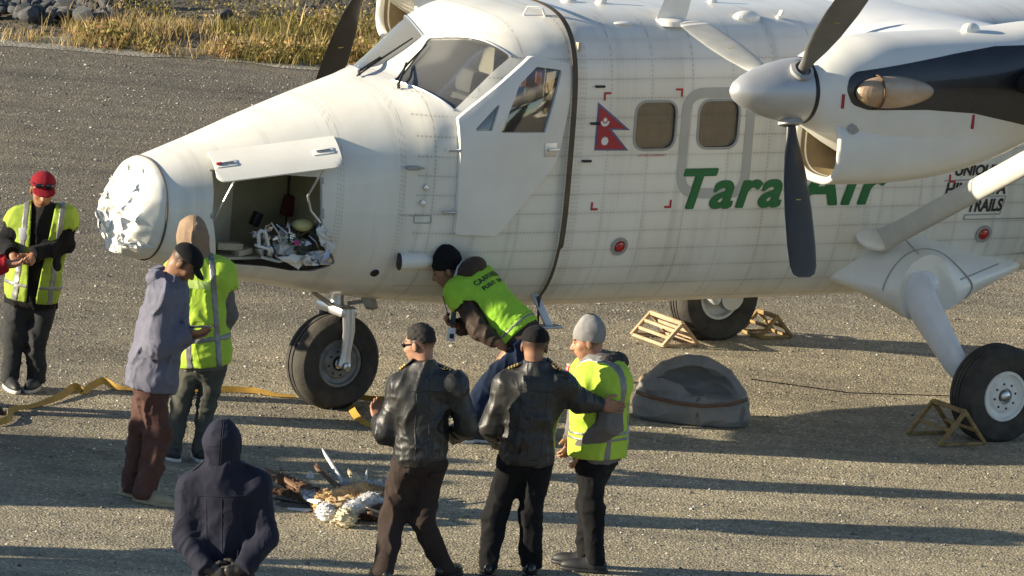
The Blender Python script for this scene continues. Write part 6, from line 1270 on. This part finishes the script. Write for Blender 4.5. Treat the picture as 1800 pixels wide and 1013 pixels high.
    for (ua, va, za, ub, vb, zb, w, mt) in ((560, 862, .08, 466, 824, .10, .035, 'brown'), (555, 868, .07, 474, 834, .06, .032, 'brown'), (552, 872, .06, 470, 852, .05, .03, 'dark'), (550, 878, .05, 472, 862, .03, .034, 'dark'), (552, 884, .04, 478, 872, .02, .03, 'dark'), (556, 890, .03, 484, 884, .015, .03, 'dark'), (550, 895, .02, 505, 892, .01, .026, 'white'), (548, 866, .07, 500, 838, .12, .03, 'brown'),
                                       (612, 862, .12, 566, 790, .30, .014, 'white'), (606, 862, .12, 556, 812, .26, .022, 'brown'), (602, 866, .11, 552, 822, .22, .02, 'brown'), (628, 858, .12, 612, 828, .16, .018, 'tan'), (640, 856, .12, 646, 822, .18, .010, 'white'), (618, 872, .14, 575, 862, .12, .028, 'tan'), (610, 876, .14, 566, 876, .10, .03, 'tan'), (604, 884, .13, 560, 892, .08, .028, 'tan'), (645, 892, .12, 692, 898, .07, .03, 'tan'), (560, 884, .10, 534, 868, .09, .022, 'white'), (566, 880, .11, 540, 880, .08, .02, 'white'), (655, 875, .14, 684, 846, .16, .026, 'tan'), (646, 900, .1, 676, 916, .04, .026, 'brown')):
        feather(G(ua, va, za), G(ub, vb, zb), w, mt, r.uniform(-.02, .03))
    def fluff(c, s, seed):
        def f(P): q = ell(P, c, s); n = vnoise(P, 40, seed); return q-.03*(n-.45)
        lo, hi = bounds([c], max(s)+.05); V, Q = surfnet(f, lo, hi, .009); m = fast_mesh(V, Q); set_col(m, np.tile(np.array([.60, .60, .60]), (len(V), 1))); obj('down_tuft', m, down, t)
    fluff(G(546, 836, .02), (.022, .02, .018), 31); 
    bx = gpt(668, 852)
    pl = tag(torn([G(640, 845, .16), G(690, 838, .14), G(700, 872, .05), G(650, 872, .10)], glass_mat('clear_plastic', (.75, .8, .85), 3.0, .12, .35), 40, None, .03, 'plastic_bag'), 'crumpled clear plastic bag lying over the dead bird', 'bag'); pl.location = tuple(b)
bird()
# ------------------------------------------------------------------ wreckage in the open nose bay
def wreck():
    t = thing('torn_equipment', 'heap of torn metal, brackets and wiring spilling from the open nose bay', 'wreckage', tuple(AO), AYAW); r = np.random.default_rng(14)
    def Q(u, v, d=0.0): h = FUS.hit(u, min(v, 462)); return aplane(u, v, h[1]+.05+d)
    YG_ = mat('primer_yellow', (.50, .47, .20), .5, var=.15); OL = mat('olive_box', (.07, .07, .05), .6, var=.2); FOIL = mat('crumpled_foil', (.70, .68, .64), .25, .9, bump=.6, bscale=30); WH = mat('white_plastic', (.66, .65, .63), .4); MAG = mat('magenta_label', (.40, .03, .18), .5); TUBE = mat('clear_tube', (.5, .52, .48), .25)
    for i in range(26):
        u, v = r.uniform(452, 578), r.uniform(396, 454); c = Q(u, v, r.uniform(.0, .12)); s = r.uniform(.03, .075); pts = [c+r.normal(0, 1, 3)*s*np.array([1, .6, .8]) for _ in range(4)]
        torn(pts, (FOIL, FOIL, MAT['alu'], OL)[i % 4], 60+i, t, .012, 'crumpled_sheet')
    for (u, v, sx, sz, mt, d) in ((500, 437, .15, .08, 'wb', .06), (530, 430, .11, .10, 'ol', .05), (555, 420, .12, .16, 'ol', .10), (475, 440, .08, .07, 'al', .08), (512, 415, .10, .08, 'al', .14), (545, 447, .20, .03, 'ol', .02), (400, 432, .20, .05, 'bk', .14), (425, 442, .12, .04, 'bk', .12)):
        bo = box_obj('equipment_box', Q(u, v, d), (sx, .10, sz), dict(wb=WH, ol=OL, al=MAT['alu'], bk=MAT['bulk'])[mt], t, Matrix.Rotation(r.uniform(-.3, .3), 3, 'Y') @ Matrix.Rotation(r.uniform(-.4, .4), 3, 'Z'), .006)
    box_obj('warning_label', Q(522, 427, -.02), (.045, .006, .035), MAG, t, None, .001)
    c = Q(533, 396, .06); bm = bmesh.new(); bmesh.ops.create_uvsphere(bm, u_segments=20, v_segments=12, radius=1, matrix=Matrix.Translation(c) @ Matrix.Diagonal((.085, .06, .045, 1))); bmobj('primer_dome', bm, YG_, t, None)
    bm = bmesh.new(); add_tube(bm, [Q(455, 430, -.03), Q(454, 412, -.04), Q(459, 405, -.04), Q(466, 408, -.04), Q(472, 432, -.03)], .013, 10); bmobj('white_bracket', bm, WH, t); box_obj('bracket_base', Q(463, 435, -.03), (.13, .05, .02), WH, t, Matrix.Rotation(.25, 3, 'Y'), .005)
    for i in range(9):
        a = np.array([r.uniform(470, 570), r.uniform(395, 440)]); pts = [Q(*a, r.uniform(0, .05))]
        for k in range(4): a = a+r.normal(0, 12, 2); a = np.clip(a, (450, 392), (582, 458)); pts.append(Q(*a, r.uniform(-.05, .05)))
        bm = bmesh.new(); P = [Vector(p) for p in pts]; sm = [P[0]]
        for p, q in zip(P[:-1], P[1:]): sm += [p.lerp(q, .5), q]
        add_tube(bm, sm, .006, 6); bmobj('cable', bm, (MAT['ink'], TUBE, MAT['alu'], MAT['rope'])[i % 4], t)
    bm = bmesh.new(); add_tube(bm, [Q(458, 452, -.02), Q(490, 460, -.04), Q(520, 452, -.03), Q(548, 448, -.02)], .011, 8); bmobj('bent_tube', bm, TUBE, t)
    box_obj('red_pack', aplane(508, 362, .02), (.11, .05, .15), mat('dark_red_cloth', (.08, .012, .010), .8), t, Matrix.Rotation(.2, 3, 'Y'), .02)
    box_obj('black_relay', aplane(450, 385, -.1), (.06, .06, .10), MAT['ink'], t, Matrix.Rotation(.4, 3, 'Y'), .008)
wreck()
